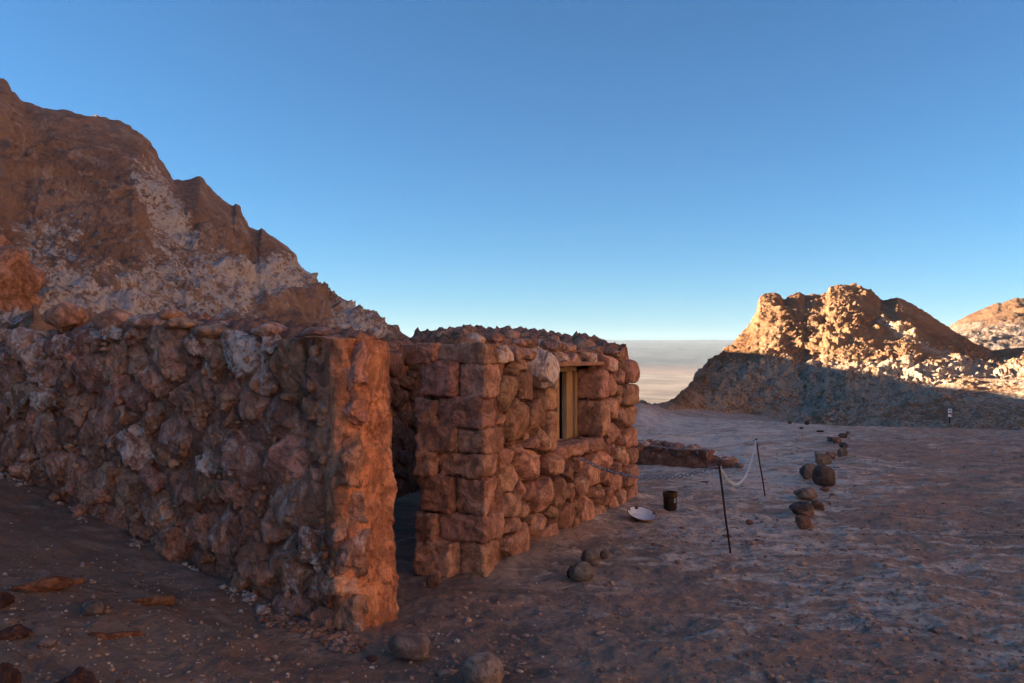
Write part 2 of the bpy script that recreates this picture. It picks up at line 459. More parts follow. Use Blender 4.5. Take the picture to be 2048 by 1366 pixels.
# ------------------------------------------------------------------ hills
def hill(name, pts, material, cols, rows_n, back, amp, crag_scale, saltf, seed, label, drop=1.0, behind=40, power=1.0, mass=0.0, crest=0.45, smooth=60.0, clampk=0.16, fadew=0.10):
    """pts rows: photo column, crest row, crest depth, foot row, foot depth, slope behind the crest"""
    pts = np.array(pts, float)
    px = cols
    ys, Yr, yb, Yb, sl = (np.interp(px, pts[:, 0], pts[:, k]) for k in range(1, 6))
    if mass: sl = np.minimum(mass * (HY - ys) / FPX, 0.11)
    zr = EYE + (HY - ys) / FPX * Yr
    zb = EYE + (HY - yb) / FPX * Yb
    q1 = np.linspace(-0.06, 1, rows_n)
    q2 = np.linspace(0, 1, back)[1:]
    nc = len(px)
    Yg = np.concatenate([Yb[None] + (Yr - Yb)[None] * q1[:, None], Yr[None] + behind * q2[:, None] ** 1.6])
    kk = np.exp(-np.linspace(-2, 2, 41) ** 2); kk /= kk.sum()
    gx = np.linspace(px[0], px[-1], 2400)
    half = max(int(smooth / ((px[-1] - px[0]) / 2399) / 10), 1)
    zg = np.interp(gx, px, zr); Yg_ = np.interp(gx, px, Yr)
    for _ in range(10):
        ker = np.ones(2 * half + 1) / (2 * half + 1)
        zg = np.convolve(np.pad(zg, half, 'edge'), ker, 'valid')
    zs = np.interp(px, gx, zg)
    qq = q1[:, None]
    zf = zb[None] + (zs - zb)[None] * np.sign(qq) * np.abs(qq) ** power + (zr - zs)[None] * sstep(qq, 0.70, 1.0)
    tr = ((zr - EYE) / Yr)[None]; Yf = Yb[None] + (Yr - Yb)[None] * qq
    lim = EYE + tr * Yf * (1 - clampk * (1 - qq))
    zf = np.where((tr > 0.005) & (qq > 0.3), np.minimum(zf, lim), zf)
    db = behind * q2[:, None] ** 1.6
    zk = zr[None] + sl[None] * db - drop * np.maximum(db - behind * 0.85, 0) * 0.9
    Z = np.concatenate([zf, zk])
    Yg[0] = Yb * 0.87; Z[0] = np.minimum(zb - 2.6, -0.6)            # the foot runs down under the ground
    X = (px[None] - CX) / FPX * Yg
    V = np.stack([X, Yg, Z], -1)
    # normals from the smooth form, then crumbly relief
    dv = np.gradient(V, axis=0); du = np.gradient(V, axis=1)
    Nn = np.cross(du, dv); Nn /= np.linalg.norm(Nn, axis=2)[..., None] + 1e-9
    Nn = np.where(Nn[..., 2:3] < 0, -Nn, Nn)
    P = V.reshape(-1, 3); Nf = Nn.reshape(-1, 3)
    w = crag_scale
    warp = np.stack([fbm(P / w * 0.6, seed + 5, 3), fbm(P / w * 0.6, seed + 6, 3), fbm(P / w * 0.6, seed + 7, 3)], 1) * 0.6
    f1, f2 = worley(P / w + warp, seed)
    g1, g2 = worley(P / w * 2.7 + warp * 1.5, seed + 3)
    crag = sstep(fbm(P / (w * 5), seed + 9, 3), -0.25, 0.3)
    rid = fbm(P / (w * 2.2), seed + 11, 5, 0.55, True)
    d = amp * (crag * ((0.75 - f1) * 1.1 + (0.6 - g1) * 0.45) + 0.6 * rid * (0.35 + 0.65 * crag) + 0.35 * fbm(P / w * 3.5, seed + 13, 4, 0.6))
    d = d - 0.22 * amp
    edge = np.concatenate([crest + (1 - crest) * sstep(1 - q1, 0.0, fadew), np.full(back - 1, 0.4)])
    h1, _ = worley(P / w * 6.5 + warp * 2, seed + 21)
    d = d + amp * 0.24 * (0.55 - h1) * (0.35 + 0.65 * crag)
    d = d * np.repeat(edge, nc)
    V2 = P + Nf * d[:, None]
    PX = np.repeat(px[None], Yg.shape[0], 0).ravel()
    PY = HY - (P[:, 2] - EYE) / P[:, 1] * FPX
    q = np.concatenate([q1, 1 + q2]).repeat(nc)
    salt = np.clip(saltf(PX, PY, P, q, crag, rid), 0, 1)
    return mesh_obj(name, V2, grid_faces(Yg.shape[0], nc), material, origin=(float(V2[:, 0].mean()), float(V2[:, 1].mean()), 0),
                    attrs={'salt': salt}, kind='structure', label=label)

def blobs(PX, PY, L):
    s = np.zeros_like(PX)
    for cx, cy, rx, ry, ang, a in L:
        c, n = math.cos(R(ang)), math.sin(R(ang))
        x = (PX - cx) * c + (PY - cy) * n; y = -(PX - cx) * n + (PY - cy) * c
        s += a * np.exp(-(x / rx) ** 2 - (y / ry) ** 2)
    return s

LEFT = [  # photo column, crest row, crest depth, foot row, foot depth, slope behind
    (-7000, -2600, 6.0, 1000, 2.8, 0.30), (-4000, -1150, 9.0, 850, 4.2, 0.3), (-2500, -560, 12, 760, 6.0, 0.27), (-900, 60, 15, 690, 7.4, 0.24), (-300, 150, 16, 700, 7.6, 0.22), (-60, 140, 17, 700, 8.0, 0.21),
    (0, 160, 17.5, 700, 8.2, 0.205), (10, 186, 17.5, 702, 8.3, 0.20), (45, 207, 18, 702, 8.5, 0.195), (120, 218, 18.5, 702, 8.8, 0.19), (200, 240, 19, 702, 9.2, 0.18), (278, 268, 19.5, 702, 9.6, 0.17),
    (310, 312, 20, 702, 9.8, 0.15), (345, 358, 20.4, 702, 10, 0.13), (362, 359, 20.6, 702, 10.1, 0.13), (378, 355, 20.8, 702, 10.2, 0.13), (398, 352, 21, 702, 10.3, 0.13), (425, 380, 21.3, 702, 10.5, 0.12),
    (463, 409, 21.7, 705, 10.7, 0.105), (470, 405, 21.8, 705, 10.7, 0.105), (478, 410, 21.8, 705, 10.8, 0.105), (490, 438, 22, 705, 10.8, 0.1), (497, 452, 22, 705, 10.9, 0.1), (516, 460, 22.2, 705, 11, 0.095), (522, 455, 22.2, 705, 11, 0.095), (532, 463, 22.3, 706, 11, 0.095),
    (572, 492, 22.8, 708, 11.3, 0.085), (588, 518, 23, 708, 11.4, 0.08), (625, 562, 23.4, 710, 11.7, 0.065), (690, 606, 24.5, 715, 12.2, 0.05), (740, 636, 25, 720, 12.7, 0.035), (790, 672, 26, 730, 13, 0.02),
    (830, 712, 26, 742, 13.5, -0.02), (900, 745, 26, 770, 14, -0.06), (1000, 800, 26, 830, 15, -0.1)]
lb = [(300, 375, 26, 75, -32, 0.55), (345, 480, 40, 115, -18, 0.55), (350, 600, 90, 60, 0, 0.36), (150, 590, 190, 80, 0, 0.30), (480, 585, 130, 60, 15, 0.36),
      (570, 550, 60, 34, 25, 0.25), (690, 640, 70, 26, 30, 0.36), (600, 545, 30, 14, 40, 0.25), (100, 470, 120, 70, 0, 0.20), (740, 665, 40, 18, 30, 0.3), (30, 640, 90, 50, 0, 0.30),
      (560, 612, 70, 20, 8, -0.5), (620, 620, 50, 24, 20, -0.3), (250, 440, 60, 50, 0, -0.2), (430, 420, 60, 50, 30, -0.1)]
def salt_left(PX, PY, P, q, crag, rid):
    return 0.36 + np.minimum(1.5 * blobs(PX, PY, lb), 0.44) - 0.16 * sstep(-PY, -420, -300) * (PX < 300) - 0.10 * sstep(rid, 0.0, 0.5) + 0.10 * fbm(P * 0.7, 79, 3)
hill('hill_left', LEFT, 'hill', np.concatenate([np.linspace(-7000, -1000, 24), np.linspace(-900, -80, 40), np.linspace(-70, 840, 560), np.linspace(860, 1000, 8)]), 260, 36, 0.60, 0.80, salt_left, 5,
     'tall shaded brown hill streaked with white salt behind the hut', behind=66, power=1.05, mass=0.42, crest=0.20, smooth=90.0, clampk=0.62, fadew=0.45)

def hill_behind():
    az = np.radians(np.linspace(-70, -150, 60)); q = np.concatenate([np.linspace(0, 1, 40), 1 + np.linspace(0.03, 1, 14)])
    Az, Q = np.meshgrid(az, q)
    fade = 1 - sstep(np.degrees(-Az), 108, 150)
    Rr = 15 + 15 * Q + 25 * np.maximum(Q - 1, 0)
    z = np.where(Q < 1, 0.3 + (12.0 * fade) * Q, 12.3 * fade + 3 * (Q - 1))
    P = np.stack([Rr * np.sin(Az), Rr * np.cos(Az), z], -1).reshape(-1, 3)
    P[:, 2] += 1.2 * fbm(P * 0.25, 91, 5, 0.55, True) * np.clip(Q.ravel(), 0, 1) - 0.4 * (Q.ravel() == 0)
    mesh_obj('hill_behind', P, grid_faces(len(q), len(az)), 'hill', origin=(0, 0, 0), attrs={'salt': np.full(len(P), 0.35)}, kind='structure', label='salt streaked hill rising behind the viewer')
hill_behind()
def bounce_hill():  # unseen hill, added and sized to send warm bounce light into the shade
    az = np.radians(np.linspace(70, 165, 70)); q = np.concatenate([np.linspace(0, 1, 44), 1 + np.linspace(0.03, 1, 10)])
    Az, Q = np.meshgrid(az, q)
    fade = 1 - sstep(np.degrees(Az), 140, 165)
    Rr = 25 + 34 * Q
    z = np.where(Q < 1, -0.5 + 34.0 * fade * Q, (33.5 - 3 * (Q - 1)) * fade)
    P = np.stack([Rr * np.sin(Az), Rr * np.cos(Az), z], -1).reshape(-1, 3)
    P[:, 2] += 1.6 * fbm(P * 0.2, 95, 5, 0.55, True) * np.clip(Q.ravel(), 0, 1) - 0.4 * (Q.ravel() == 0)
    mesh_obj('bounce_hill', P, grid_faces(len(q), len(az)), 'butte', origin=(0, 0, 0), attrs={'salt': np.full(len(P), 0.62)}, kind='structure', label='sunlit orange hill added outside the picture to bounce warm light')
bounce_hill()

RIGHT = [
    (1240, 826, 30, 830, 27, -.5), (1290, 814, 31, 822, 27.5, -.5), (1330, 803, 33, 818, 29, -.5), (1352, 792, 35, 817, 31, -.4), (1380, 768, 40, 816, 35, -.1), (1400, 742, 44, 818, 37, -.1), (1420, 722, 48, 820, 38, -.1), (1462, 690, 52, 824, 39, -.1),
    (1500, 645, 55, 830, 40, -.1), (1514, 615, 56, 831, 40, -.1), (1519, 592, 56.5, 832, 40, -.2), (1530, 586, 56.8, 833, 40, -.2), (1548, 584, 57, 833, 40, -.2), (1560, 588, 57, 834, 40, -.2), (1568, 597, 57.5, 834, 40, -.2),
    (1585, 588, 58, 836, 40, -.2), (1600, 584, 58.5, 838, 40, -.2), (1612, 590, 59, 838, 40, -.2), (1625, 586, 59, 840, 39, -.2), (1640, 588, 59.5, 842, 39, -.2), (1654, 582, 60, 842, 38, -.2), (1660, 571, 60, 843, 38, -.2), (1685, 568, 60.5, 845, 37.5, -.2),
    (1705, 570, 61, 846, 37, -.2), (1740, 582, 61, 846, 36.5, -.2), (1765, 600, 61, 847, 36, -.2), (1795, 594, 60, 847, 36, -.2), (1812, 600, 60, 848, 35, -.2), (1850, 622, 59, 848, 35, -.2), (1900, 655, 58, 850, 34, -.15),
    (1950, 685, 57, 850, 33, -.1), (1985, 700, 56, 852, 33, -.1), (2010, 697, 55, 852, 32, -.1), (2048, 694, 54, 852, 32, -.05), (2200, 640, 54, 856, 32, 0), (2500, 360, 54, 864, 30, 0), (3000, 0, 48, 875, 27, 0), (4200, -700, 34, 900, 19, 0), (7500, -2000, 18, 1000, 9, 0)]
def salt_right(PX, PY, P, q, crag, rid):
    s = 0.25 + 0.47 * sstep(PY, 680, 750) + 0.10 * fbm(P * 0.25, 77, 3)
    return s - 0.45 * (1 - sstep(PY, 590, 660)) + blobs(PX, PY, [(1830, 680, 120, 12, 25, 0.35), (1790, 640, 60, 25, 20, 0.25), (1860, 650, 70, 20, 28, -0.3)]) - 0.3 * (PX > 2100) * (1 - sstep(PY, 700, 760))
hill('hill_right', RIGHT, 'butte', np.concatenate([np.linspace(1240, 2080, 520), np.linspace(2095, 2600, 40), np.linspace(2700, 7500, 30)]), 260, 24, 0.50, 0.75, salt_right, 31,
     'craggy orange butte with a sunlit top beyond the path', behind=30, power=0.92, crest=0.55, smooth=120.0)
SPUR = [(1500, 846, 41, 850, 38, -.3), (1560, 834, 42, 846, 37, -.3), (1620, 806, 43, 846, 36, -.3), (1680, 782, 43, 848, 35, -.3), (1740, 764, 43, 849, 34, -.3), (1800, 754, 43, 850, 33, -.3), (1880, 751, 42, 851, 32, -.3),
        (1960, 756, 41, 852, 31, -.3), (2048, 758, 40, 853, 30, -.3), (2300, 735, 40, 860, 29, -.3), (2800, 700, 40, 880, 29, -.3), (4000, 690, 40, 890, 29, -.3)]
hill('spur', SPUR, 'butte', np.concatenate([np.linspace(1500, 2080, 360), np.linspace(2100, 4000, 40)]), 120, 20, 0.34, 1.3,
     lambda PX, PY, P, q, crag, rid: 0.64 + 0.16 * fbm(P * 0.4, 78, 3), 45, 'low salt whitened spur in front of the butte', behind=12, power=0.85)
FAR = [(1840, 690, 150, 720, 110, 0), (1905, 648, 150, 720, 110, 0), (1935, 630, 150, 720, 110, 0), (1965, 618, 150, 720, 110, 0), (1997, 607, 150, 720, 110, 0), (2004, 609, 150, 720, 110, 0), (2034, 596, 150, 720, 110, 0), (2060, 600, 150, 720, 110, 0), (2200, 560, 150, 720, 110, 0), (3200, 500, 150, 720, 110, 0)]
hill('ridge', FAR, 'ridge', np.concatenate([np.linspace(1840, 2090, 130), np.linspace(2110, 3200, 40)]), 110, 12, 1.1, 5.0,
     lambda PX, PY, P, q, crag, rid: 0.15 + 0.5 * sstep(PY, 618, 655) , 61, 'sunlit orange ridge far behind the butte', behind=60, power=0.9)

# ------------------------------------------------------------------ stones
def tint(base, v=0.18, salt=0.0, r=None):
    r = r or rng
    k = 1 + r.uniform(-v, v)
    j = r.uniform(-0.06, 0.06, 3)
    return tuple(float(np.clip(b * k * (1 + q), 0.01, 1)) for b, q in zip(base, j)) + (float(salt),)
RED = (0.520, 0.285, 0.182)
BRN = (0.580, 0.300, 0.192)
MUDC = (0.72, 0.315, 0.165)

def clip_poly(poly, n, c):
    """keep the side n.x <= c"""
    out = []
    for i in range(len(poly)):
        a, b = poly[i], poly[(i + 1) % len(poly)]
        da, db = a @ n - c, b @ n - c
        if da <= 0: out.append(a)
        if da * db < 0: out.append(a + (b - a) * (da / (da - db)))
    return out

def cells(u0, u1, v0, vtop, su, sv, boxes, r, jitter=0.42, size_var=0.25):
    """loose courses of stones: weighted Voronoi cells in wall coordinates, kept clear of the given boxes"""
    seeds, wts = [], []
    vmax = max(vtop(u) for u in np.linspace(u0, u1, 9))
    rows = int(math.ceil((vmax - v0) / sv))
    for j in range(rows):
        off = r.uniform(0, su)
        nn = int((u1 - u0) / su) + 2
        for i in range(nn):
            u = u0 + (i - 0.5) * su + off + r.uniform(-jitter, jitter) * su
            v = v0 + (j + 0.5) * sv + r.uniform(-jitter, jitter) * sv
            if u < u0 + 0.02 or u > u1 - 0.02 or v > vtop(u) - 0.03 or v < v0: continue
            if any(b[0] - 0.02 < u < b[1] + 0.02 and b[2] - 0.02 < v < b[3] + 0.02 for b in boxes): continue
            seeds.append((u, v)); wts.append(r.uniform(-size_var, size_var) * su * sv)
    S = np.array(seeds); W = np.array(wts)
    sc = np.array([sv / su, 1.0])
    T = S * sc
    out = []
    for i in range(len(S)):
        top = vtop(S[i, 0])
        poly = [np.array(p) for p in ((u0, v0 - 0.03), (u1, v0 - 0.03), (u1, top), (u0, top))]
        poly = [p * sc for p in poly]
        dd = np.hypot(*(T - T[i]).T)
        for j in np.argsort(dd)[1:26]:
            n = T[j] - T[i]
            c = (T[j] @ T[j] - T[i] @ T[i] + (W[i] - W[j])) / 2
            poly = clip_poly(poly, n, c)
            if len(poly) < 3: break
        if len(poly) < 3: continue
        for b in boxes:
            lo = np.array([b[0], b[2]]) * sc; hi = np.array([b[1], b[3]]) * sc
            pp = np.array(poly)
            if pp[:, 0].max() < lo[0] or pp[:, 0].min() > hi[0] or pp[:, 1].max() < lo[1] or pp[:, 1].min() > hi[1]: continue
            gaps = [(lo[0] - T[i][0], (1, 0), lo[0]), (T[i][0] - hi[0], (-1, 0), -hi[0]), (lo[1] - T[i][1], (0, 1), lo[1]), (T[i][1] - hi[1], (0, -1), -hi[1])]
            g = max(gaps, key=lambda q: q[0])
            poly = clip_poly(poly, np.array(g[1], float), g[2])
            if len(poly) < 3: break
        if len(poly) < 3: continue
        pp = np.array(poly) / sc
        a = 0.5 * abs(np.sum(pp[:, 0] * np.roll(pp[:, 1], -1) - np.roll(pp[:, 0], -1) * pp[:, 1]))
        if a > 0.0035: out.append(pp)
    return out

def cell_stone(pp, frame, depth, bulge, gap, r, sub=3, rough=0.012, seed=0, boxy=0.62, proud=0.0, lump=0.0, facets=9):
    """a stone that fills its cell; frame(u, v, w) -> place, w = out of the wall"""
    c = pp.mean(0)
    th = np.linspace(-math.pi, math.pi, 97)[:-1]
    rad = np.full(96, 9.0)
    dirs = np.stack([np.cos(th), np.sin(th)], 1)
    for i in range(len(pp)):
        a, b = pp[i] - c, pp[(i + 1) % len(pp)] - c
        n = np.array([(b - a)[1], -(b - a)[0]]); n /= np.linalg.norm(n) + 1e-9
        h = a @ n
        if h < 0: n, h = -n, -h
        dn = dirs @ n
        rad = np.where(dn > 1e-4, np.minimum(rad, h / np.maximum(dn, 1e-4)), rad)
    k = np.exp(-np.linspace(-1.6, 1.6, 9) ** 2); k /= k.sum()
    rad = np.convolve(np.concatenate([rad[-4:], rad, rad[:4]]), k, 'valid')
    rad = np.maximum(rad - gap, 0.012)
    V, F = ICO[sub]
    rho = np.hypot(V[:, 0], V[:, 1]); ang = np.arctan2(V[:, 1], V[:, 0])
    rr = np.interp(ang, th, rad, period=2 * math.pi)
    pl = rr * rho ** boxy
    w = np.sign(V[:, 2]) * np.abs(V[:, 2]) ** 0.5
    tilt = r.uniform(-0.22, 0.22, 2)
    u = c[0] + pl * np.cos(ang); v = c[1] + pl * np.sin(ang)
    ww = np.where(w > 0, w * bulge, w * depth) + proud
    ww = ww + (tilt[0] * (u - c[0]) + tilt[1] * (v - c[1])) * (w > -0.2)
    ext = np.array([max(rad.mean(), 0.03), max(rad.mean(), 0.03), max(bulge, 0.03)])
    Q = np.stack([u - c[0], v - c[1], ww - proud], 1) / ext
    for _ in range(facets):
        n = r.normal(size=3) * np.array([1, 1, 0.8]); n[2] = abs(n[2]); n /= np.linalg.norm(n)
        h = Q @ n
        t = np.quantile(h, r.uniform(0.84, 0.95))
        Q = Q - np.maximum(h - t, 0)[:, None] * n * 0.92
    u, v, ww = c[0] + Q[:, 0] * ext[0], c[1] + Q[:, 1] * ext[1], proud + Q[:, 2] * ext[2]
    P = frame(u, v, ww)
    ctr = P.mean(0)
    nrm = P - ctr; nrm /= np.linalg.norm(nrm, axis=1)[:, None] + 1e-9
    d = rough * (fbm(P * 9, seed, 4, 0.55) * 1.6 + fbm(P * 30, seed + 40, 3, 0.6) * 0.7)
    if lump:
        f1, f2 = worley(P * np.array([15, 15, 13.0]), seed + 71)
        g1, _ = worley(P * np.array([36, 36, 32.0]), seed + 72)
        d = d + lump * ((0.55 - f1) * 1.3 + (0.5 - g1) * 0.5)
    return P + nrm * d[:, None], F, ctr

def block(center, ax, ay, az_, r, p=7, rough=0.01, seed=0, n=7, skew=0.1):
    V, F = CUBE[n]
    L = (np.abs(V) ** p).sum(1) ** (1 / p)
    U = V / L[:, None]
    U = U + skew * np.stack([r.uniform(-1, 1) * U[:, 1] * 0.6, r.uniform(-1, 1) * U[:, 0] * 0.6, r.uniform(-1, 1) * U[:, 0] * 0.5], 1)
    P = np.asarray(center) + U[:, :1] * ax + U[:, 1:2] * ay + U[:, 2:] * az_
    nrm = V / np.linalg.norm(V, axis=1)[:, None]
    wn_ = nrm[:, :1] * ax / np.linalg.norm(ax) + nrm[:, 1:2] * ay / np.linalg.norm(ay) + nrm[:, 2:] * az_ / np.linalg.norm(az_)
    d = rough * (fbm(P * 7, seed, 4, 0.55) * 1.8 + fbm(P * 26, seed + 9, 3, 0.6) * 0.8)
    return P + wn_ * d[:, None], F

def f_front(u, v, w):
    u, v, w = np.broadcast_arrays(np.asarray(u, float), v, w)
    return np.stack([P0[0] + E[0] * u + N_[0] * w, P0[1] + E[1] * u + N_[1] * w, v], -1)
def f_side(u, v, w):
    u, v, w = np.broadcast_arrays(np.asarray(u, float), v, w)
    return np.stack([B[0] + D[0] * u + NS[0] * w, B[1] + D[1] * u + NS[1] * w, v], -1)
E3 = np.array([E[0], E[1], 0]); N3 = np.array([N_[0], N_[1], 0]); Z3 = np.array([0, 0, 1.0])
D3 = np.array([D[0], D[1], 0]); NS3 = np.array([NS[0], NS[1], 0])

top_front = lambda u: float(np.interp(u, [0, .5, 1.0, 1.4, 2.4, 3.0, 3.66], [1.68, 1.69, 1.67, 1.645, 1.63, 1.61, 1.565]))
top_side = lambda s: float(np.interp(s, [-.4, 0, .5, 1, 2, 3, 3.9, 4.4], [1.66, 1.66, 1.70, 1.77, 1.83, 1.76, 1.66, 1.62]))

hut = empty('stone_hut', (P0[0] - 0.5, P0[1], 0), 'roofless hut of reddish brown stones with open doorway and small barred window', 'hut')

def wall_core(name, frame, u0, u1, top, w0, w1, bottom, holes=(), du=0.03, seed=0, cap=0.05, color=None, amp=0.012):
    """mud and rubble core of a wall: front, top and back sheets of one mesh, with real openings"""
    us = np.arange(u0, u1 + 1e-6, du); us = np.concatenate([us[:1], us, us[-1:]]); nv = 60
    U = len(us)
    tp = np.array([top(u) for u in us])
    crest = fbm(np.stack([us * 6, us * 0, us * 0 + seed], 1), seed, 4, 0.65)
    V, idx = [], {}
    prof = [('f', k / nv) for k in range(nv + 1)] + [('t', k / 14) for k in range(1, 14)] + [('b', 1 - k / 20) for k in range(21)]
    pts = np.zeros((len(prof), U, 3))
    for i, (s, t) in enumerate(prof):
        bt = bottom(us) if callable(bottom) else np.full(U, bottom)
        if s == 'f': v = bt + (tp - bt) * t; w = np.full(U, w0)
        elif s == 'b': v = bt + (tp - bt) * t; w = np.full(U, w1)
        else: v = tp + cap * np.sin(t * math.pi); w = w0 + (w1 - w0) * t
        w = np.array(w, float) + np.zeros(U); w[0] = w[-1] = (w0 + w1) / 2
        pts[i] = frame(us, v, w)
    P = pts.reshape(-1, 3)
    a = amp * fbm(P * 6, seed + 1, 4, 0.6) * 2
    istop = np.repeat(np.array([s == 't' or (s != 't' and t > 0.97) for s, t in prof]), U)
    P = P + (frame(0, 0, 1) - frame(0, 0, 0)) * np.where(istop, a * 0.3, a)[:, None]
    f1, _ = worley(P * 11, seed + 4)
    g1, _ = worley(P * 27, seed + 6)
    P[:, 2] += np.where(istop, cap * (1.2 * (0.5 - f1) + 0.9 * (0.5 - g1) + 0.8 * fbm(P * 4, seed + 8, 4, 0.6)), 0)
    F = grid_faces(len(prof), U)
    if holes:
        row = F[:, 0] // U; col = F[:, 0] % U
        um = us[col] + du / 2
        vm = P[F, 2].mean(1)
        keep = np.ones(len(F), bool)
        for h in holes:
            keep &= ~((um > h[0]) & (um < h[1]) & (vm > h[2]) & (vm < h[3]))
        F = F[keep]
    return mesh_obj(name, P, F, 'mortar', hut, color=color or tint((0.42, 0.215, 0.135), 0, 0.15))

# --- front wall: quoins by the door, window surround, far quoins, rubble between them
WU0, WU1, WV0, WV1 = 1.374, 2.465, 0.80, 1.50
front = wall_core('front_wall', f_front, 0.06, FL - 0.04, top_front, -0.125, -0.47, -0.15, [(WU0, WU1, WV0, WV1)], seed=3, cap=0.06)
nst = 0
qv = [0.0, 0.27, 0.47, 0.73, 0.905, 1.08, 1.30, 1.545, 1.69]
qw = [0.24, 0.32, 0.20, 0.19, 0.33, 0.18, 0.25, 0.20]
boxes = []
for k in range(8):
    v0, v1 = qv[k], qv[k + 1]; w = qw[k]
    dep = (0.36 if k % 2 else 0.22) + rng.uniform(-0.02, 0.03)
    V, F = block(f_front(w / 2 - 0.01 + rng.uniform(-0.012, 0.012), (v0 + v1) / 2, 0.012 - dep / 2), E3 * (w / 2), N3 * (dep / 2), Z3 * ((v1 - v0) / 2 - 0.002), rng, rng.uniform(9, 16), 0.020, 100 + k, 12, 0.10)
    mesh_obj('stone', V, F, 'stone', front, color=tint(RED, 0.22, 0.42 if k in (2, 7, 4) else 0.15)); nst += 1
    # its neighbour deeper in the door jamb
    d2 = 0.53 - dep
    V, F = block(f_front(0.06 + rng.uniform(-0.03, 0.03), (v0 + v1) / 2 + rng.uniform(-0.02, 0.02), -dep + 0.01 - d2 / 2), E3 * 0.15, N3 * (d2 / 2), Z3 * ((v1 - v0) / 2 + 0.004), rng, rng.uniform(6, 12), 0.022, 150 + k, 12, 0.12)
    mesh_obj('stone', V, F, 'stone', front, color=tint(BRN, 0.22, 0.15)); nst += 1
    boxes.append((-0.1, w - 0.005, v0, v1))
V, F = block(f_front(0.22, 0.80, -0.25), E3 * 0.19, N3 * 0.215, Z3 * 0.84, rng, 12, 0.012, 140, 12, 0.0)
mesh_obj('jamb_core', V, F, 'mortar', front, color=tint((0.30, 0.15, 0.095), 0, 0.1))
# window surround: two deep blocks on the far side, two on the near side, a long sill stone
wb = [(WU1, WU1 + 0.30, 0.80, 1.165, -0.17, 0.19), (WU1, WU1 + 0.26, 1.175, 1.47, -0.17, 0.19),
      (WU0 - 0.17, WU0, 0.78, 1.13, -0.14, 0.15), (WU0 - 0.24, WU0, 1.14, 1.36, -0.14, 0.15)]
for k, (a, b, v0, v1, wc, wd) in enumerate(wb):
    V, F = block(f_front((a + b) / 2, (v0 + v1) / 2, wc), E3 * ((b - a) / 2), N3 * wd, Z3 * ((v1 - v0) / 2 - 0.003), rng, 7, 0.012, 170 + k, 12, 0.05)
    mesh_obj('stone', V, F, 'stone', front, color=tint(RED, 0.1, 0.1)); nst += 1
    boxes.append((a, b, v0, v1))
for k, (a_, b_) in enumerate(((1.40, 1.78), (1.78, 2.20), (2.20, 2.55))):
    V, F = block(f_front((a_ + b_) / 2, 0.745 + rng.uniform(-0.008, 0.008), -0.185 + rng.uniform(-0.015, 0.015)), E3 * ((b_ - a_) / 2), N3 * 0.19, Z3 * 0.062, rng, 7, 0.02, 180 + k, 12, 0.08)
    mesh_obj('window_sill', V, F, 'stone', front, color=tint(RED, 0.15, 0.25)); nst += 1
boxes += [(WU0, WU1, WV0 - 0.02, WV1 + 0.02), (1.42, 2.54, 0.685, 0.80)]
# far quoins
fv = [0.0, 0.20, 0.42, 0.60, 0.82, 1.06, 1.30, 1.56]
fw = [0.30, 0.40, 0.28, 0.36, 0.30, 0.42, 0.34]
for k in range(7):
    v0, v1, w = fv[k], fv[k + 1], fw[k]
    V, F = block(f_front(FL - w / 2, (v0 + v1) / 2, -0.10 + rng.uniform(-0.02, 0.03)), E3 * (w / 2), N3 * 0.13, Z3 * ((v1 - v0) / 2 - 0.004), rng, 5, 0.016, 190 + k, 7, 0.12)
    mesh_obj('stone', V, F, 'stone', front, color=tint(RED, 0.15, 0.12)); nst += 1
    boxes.append((FL - w, FL + 0.1, v0, v1))
# a pale salt boulder set high beside the window
boxes.append((0.98, 1.30, 1.37, 1.68))
pp = np.array([(0.97, 1.40), (1.10, 1.33), (1.27, 1.36), (1.33, 1.55), (1.25, 1.70), (1.02, 1.69), (0.94, 1.55)])
V, F, c = cell_stone(pp, f_front, 0.16, 0.11, 0.0, rng, 4, 0.02, 700, 0.6, -0.02, 0.02)
mesh_obj('stone', V, F, 'saltstone', front, c, color=(0.60, 0.40, 0.30, 0.7), label='pale salt crusted stone high beside the window'); nst += 1
for i, pp in enumerate(cells(0.12, FL - 0.2, -0.02, top_front, 0.262, 0.158, boxes, rng, 0.50, 0.5)):
    hgt = pp.mean(0)[1]
    V, F, c = cell_stone(pp, f_front, 0.10, rng.uniform(0.04, 0.075), rng.uniform(0.006, 0.014), rng, 4, 0.010, 800 + i, rng.uniform(0.32, 0.45), rng.uniform(-0.05, -0.015), 0.0, 12)
    topk = hgt > top_front(pp.mean(0)[0]) - 0.14
    mesh_obj('stone', V, F, 'stone', front, c, color=tint(RED, 0.32, rng.choice([0.05, 0.12, 0.2, 0.36]) + (0.3 if topk else 0))); nst += 1
# knobs of salty rubble along the top
for i in range(26):
    u = rng.uniform(0.02, FL - 0.08); s = rng.uniform(0.045, 0.10)
    V, F = ICO[3]
    P = V * np.array([s * rng.uniform(0.9, 1.5), s * rng.uniform(0.8, 1.2), s * rng.uniform(0.5, 0.8)])
    P = P + f_front(u, top_front(u) + rng.uniform(0.0, 0.045), rng.uniform(-0.42, -0.06))
    P = P + V * (0.35 * s * fbm(P * 14, 960 + i, 4, 0.6))[:, None]
    mesh_obj('stone', P, F, 'saltstone', front, color=tint(RED, 0.25, rng.choice([0.1, 0.35, 0.55]))); nst += 1
V, F, c = cell_stone(np.array([(2.92, 1.60), (3.22, 1.58), (3.24, 1.74), (3.1, 1.79), (2.95, 1.74)]), f_front, 0.12, 0.09, 0.0, rng, 3, 0.015, 720, 0.6, -0.36)
mesh_obj('stone', V, F, 'stone', front, c, color=tint(RED, 0, 0.1)); nst += 1

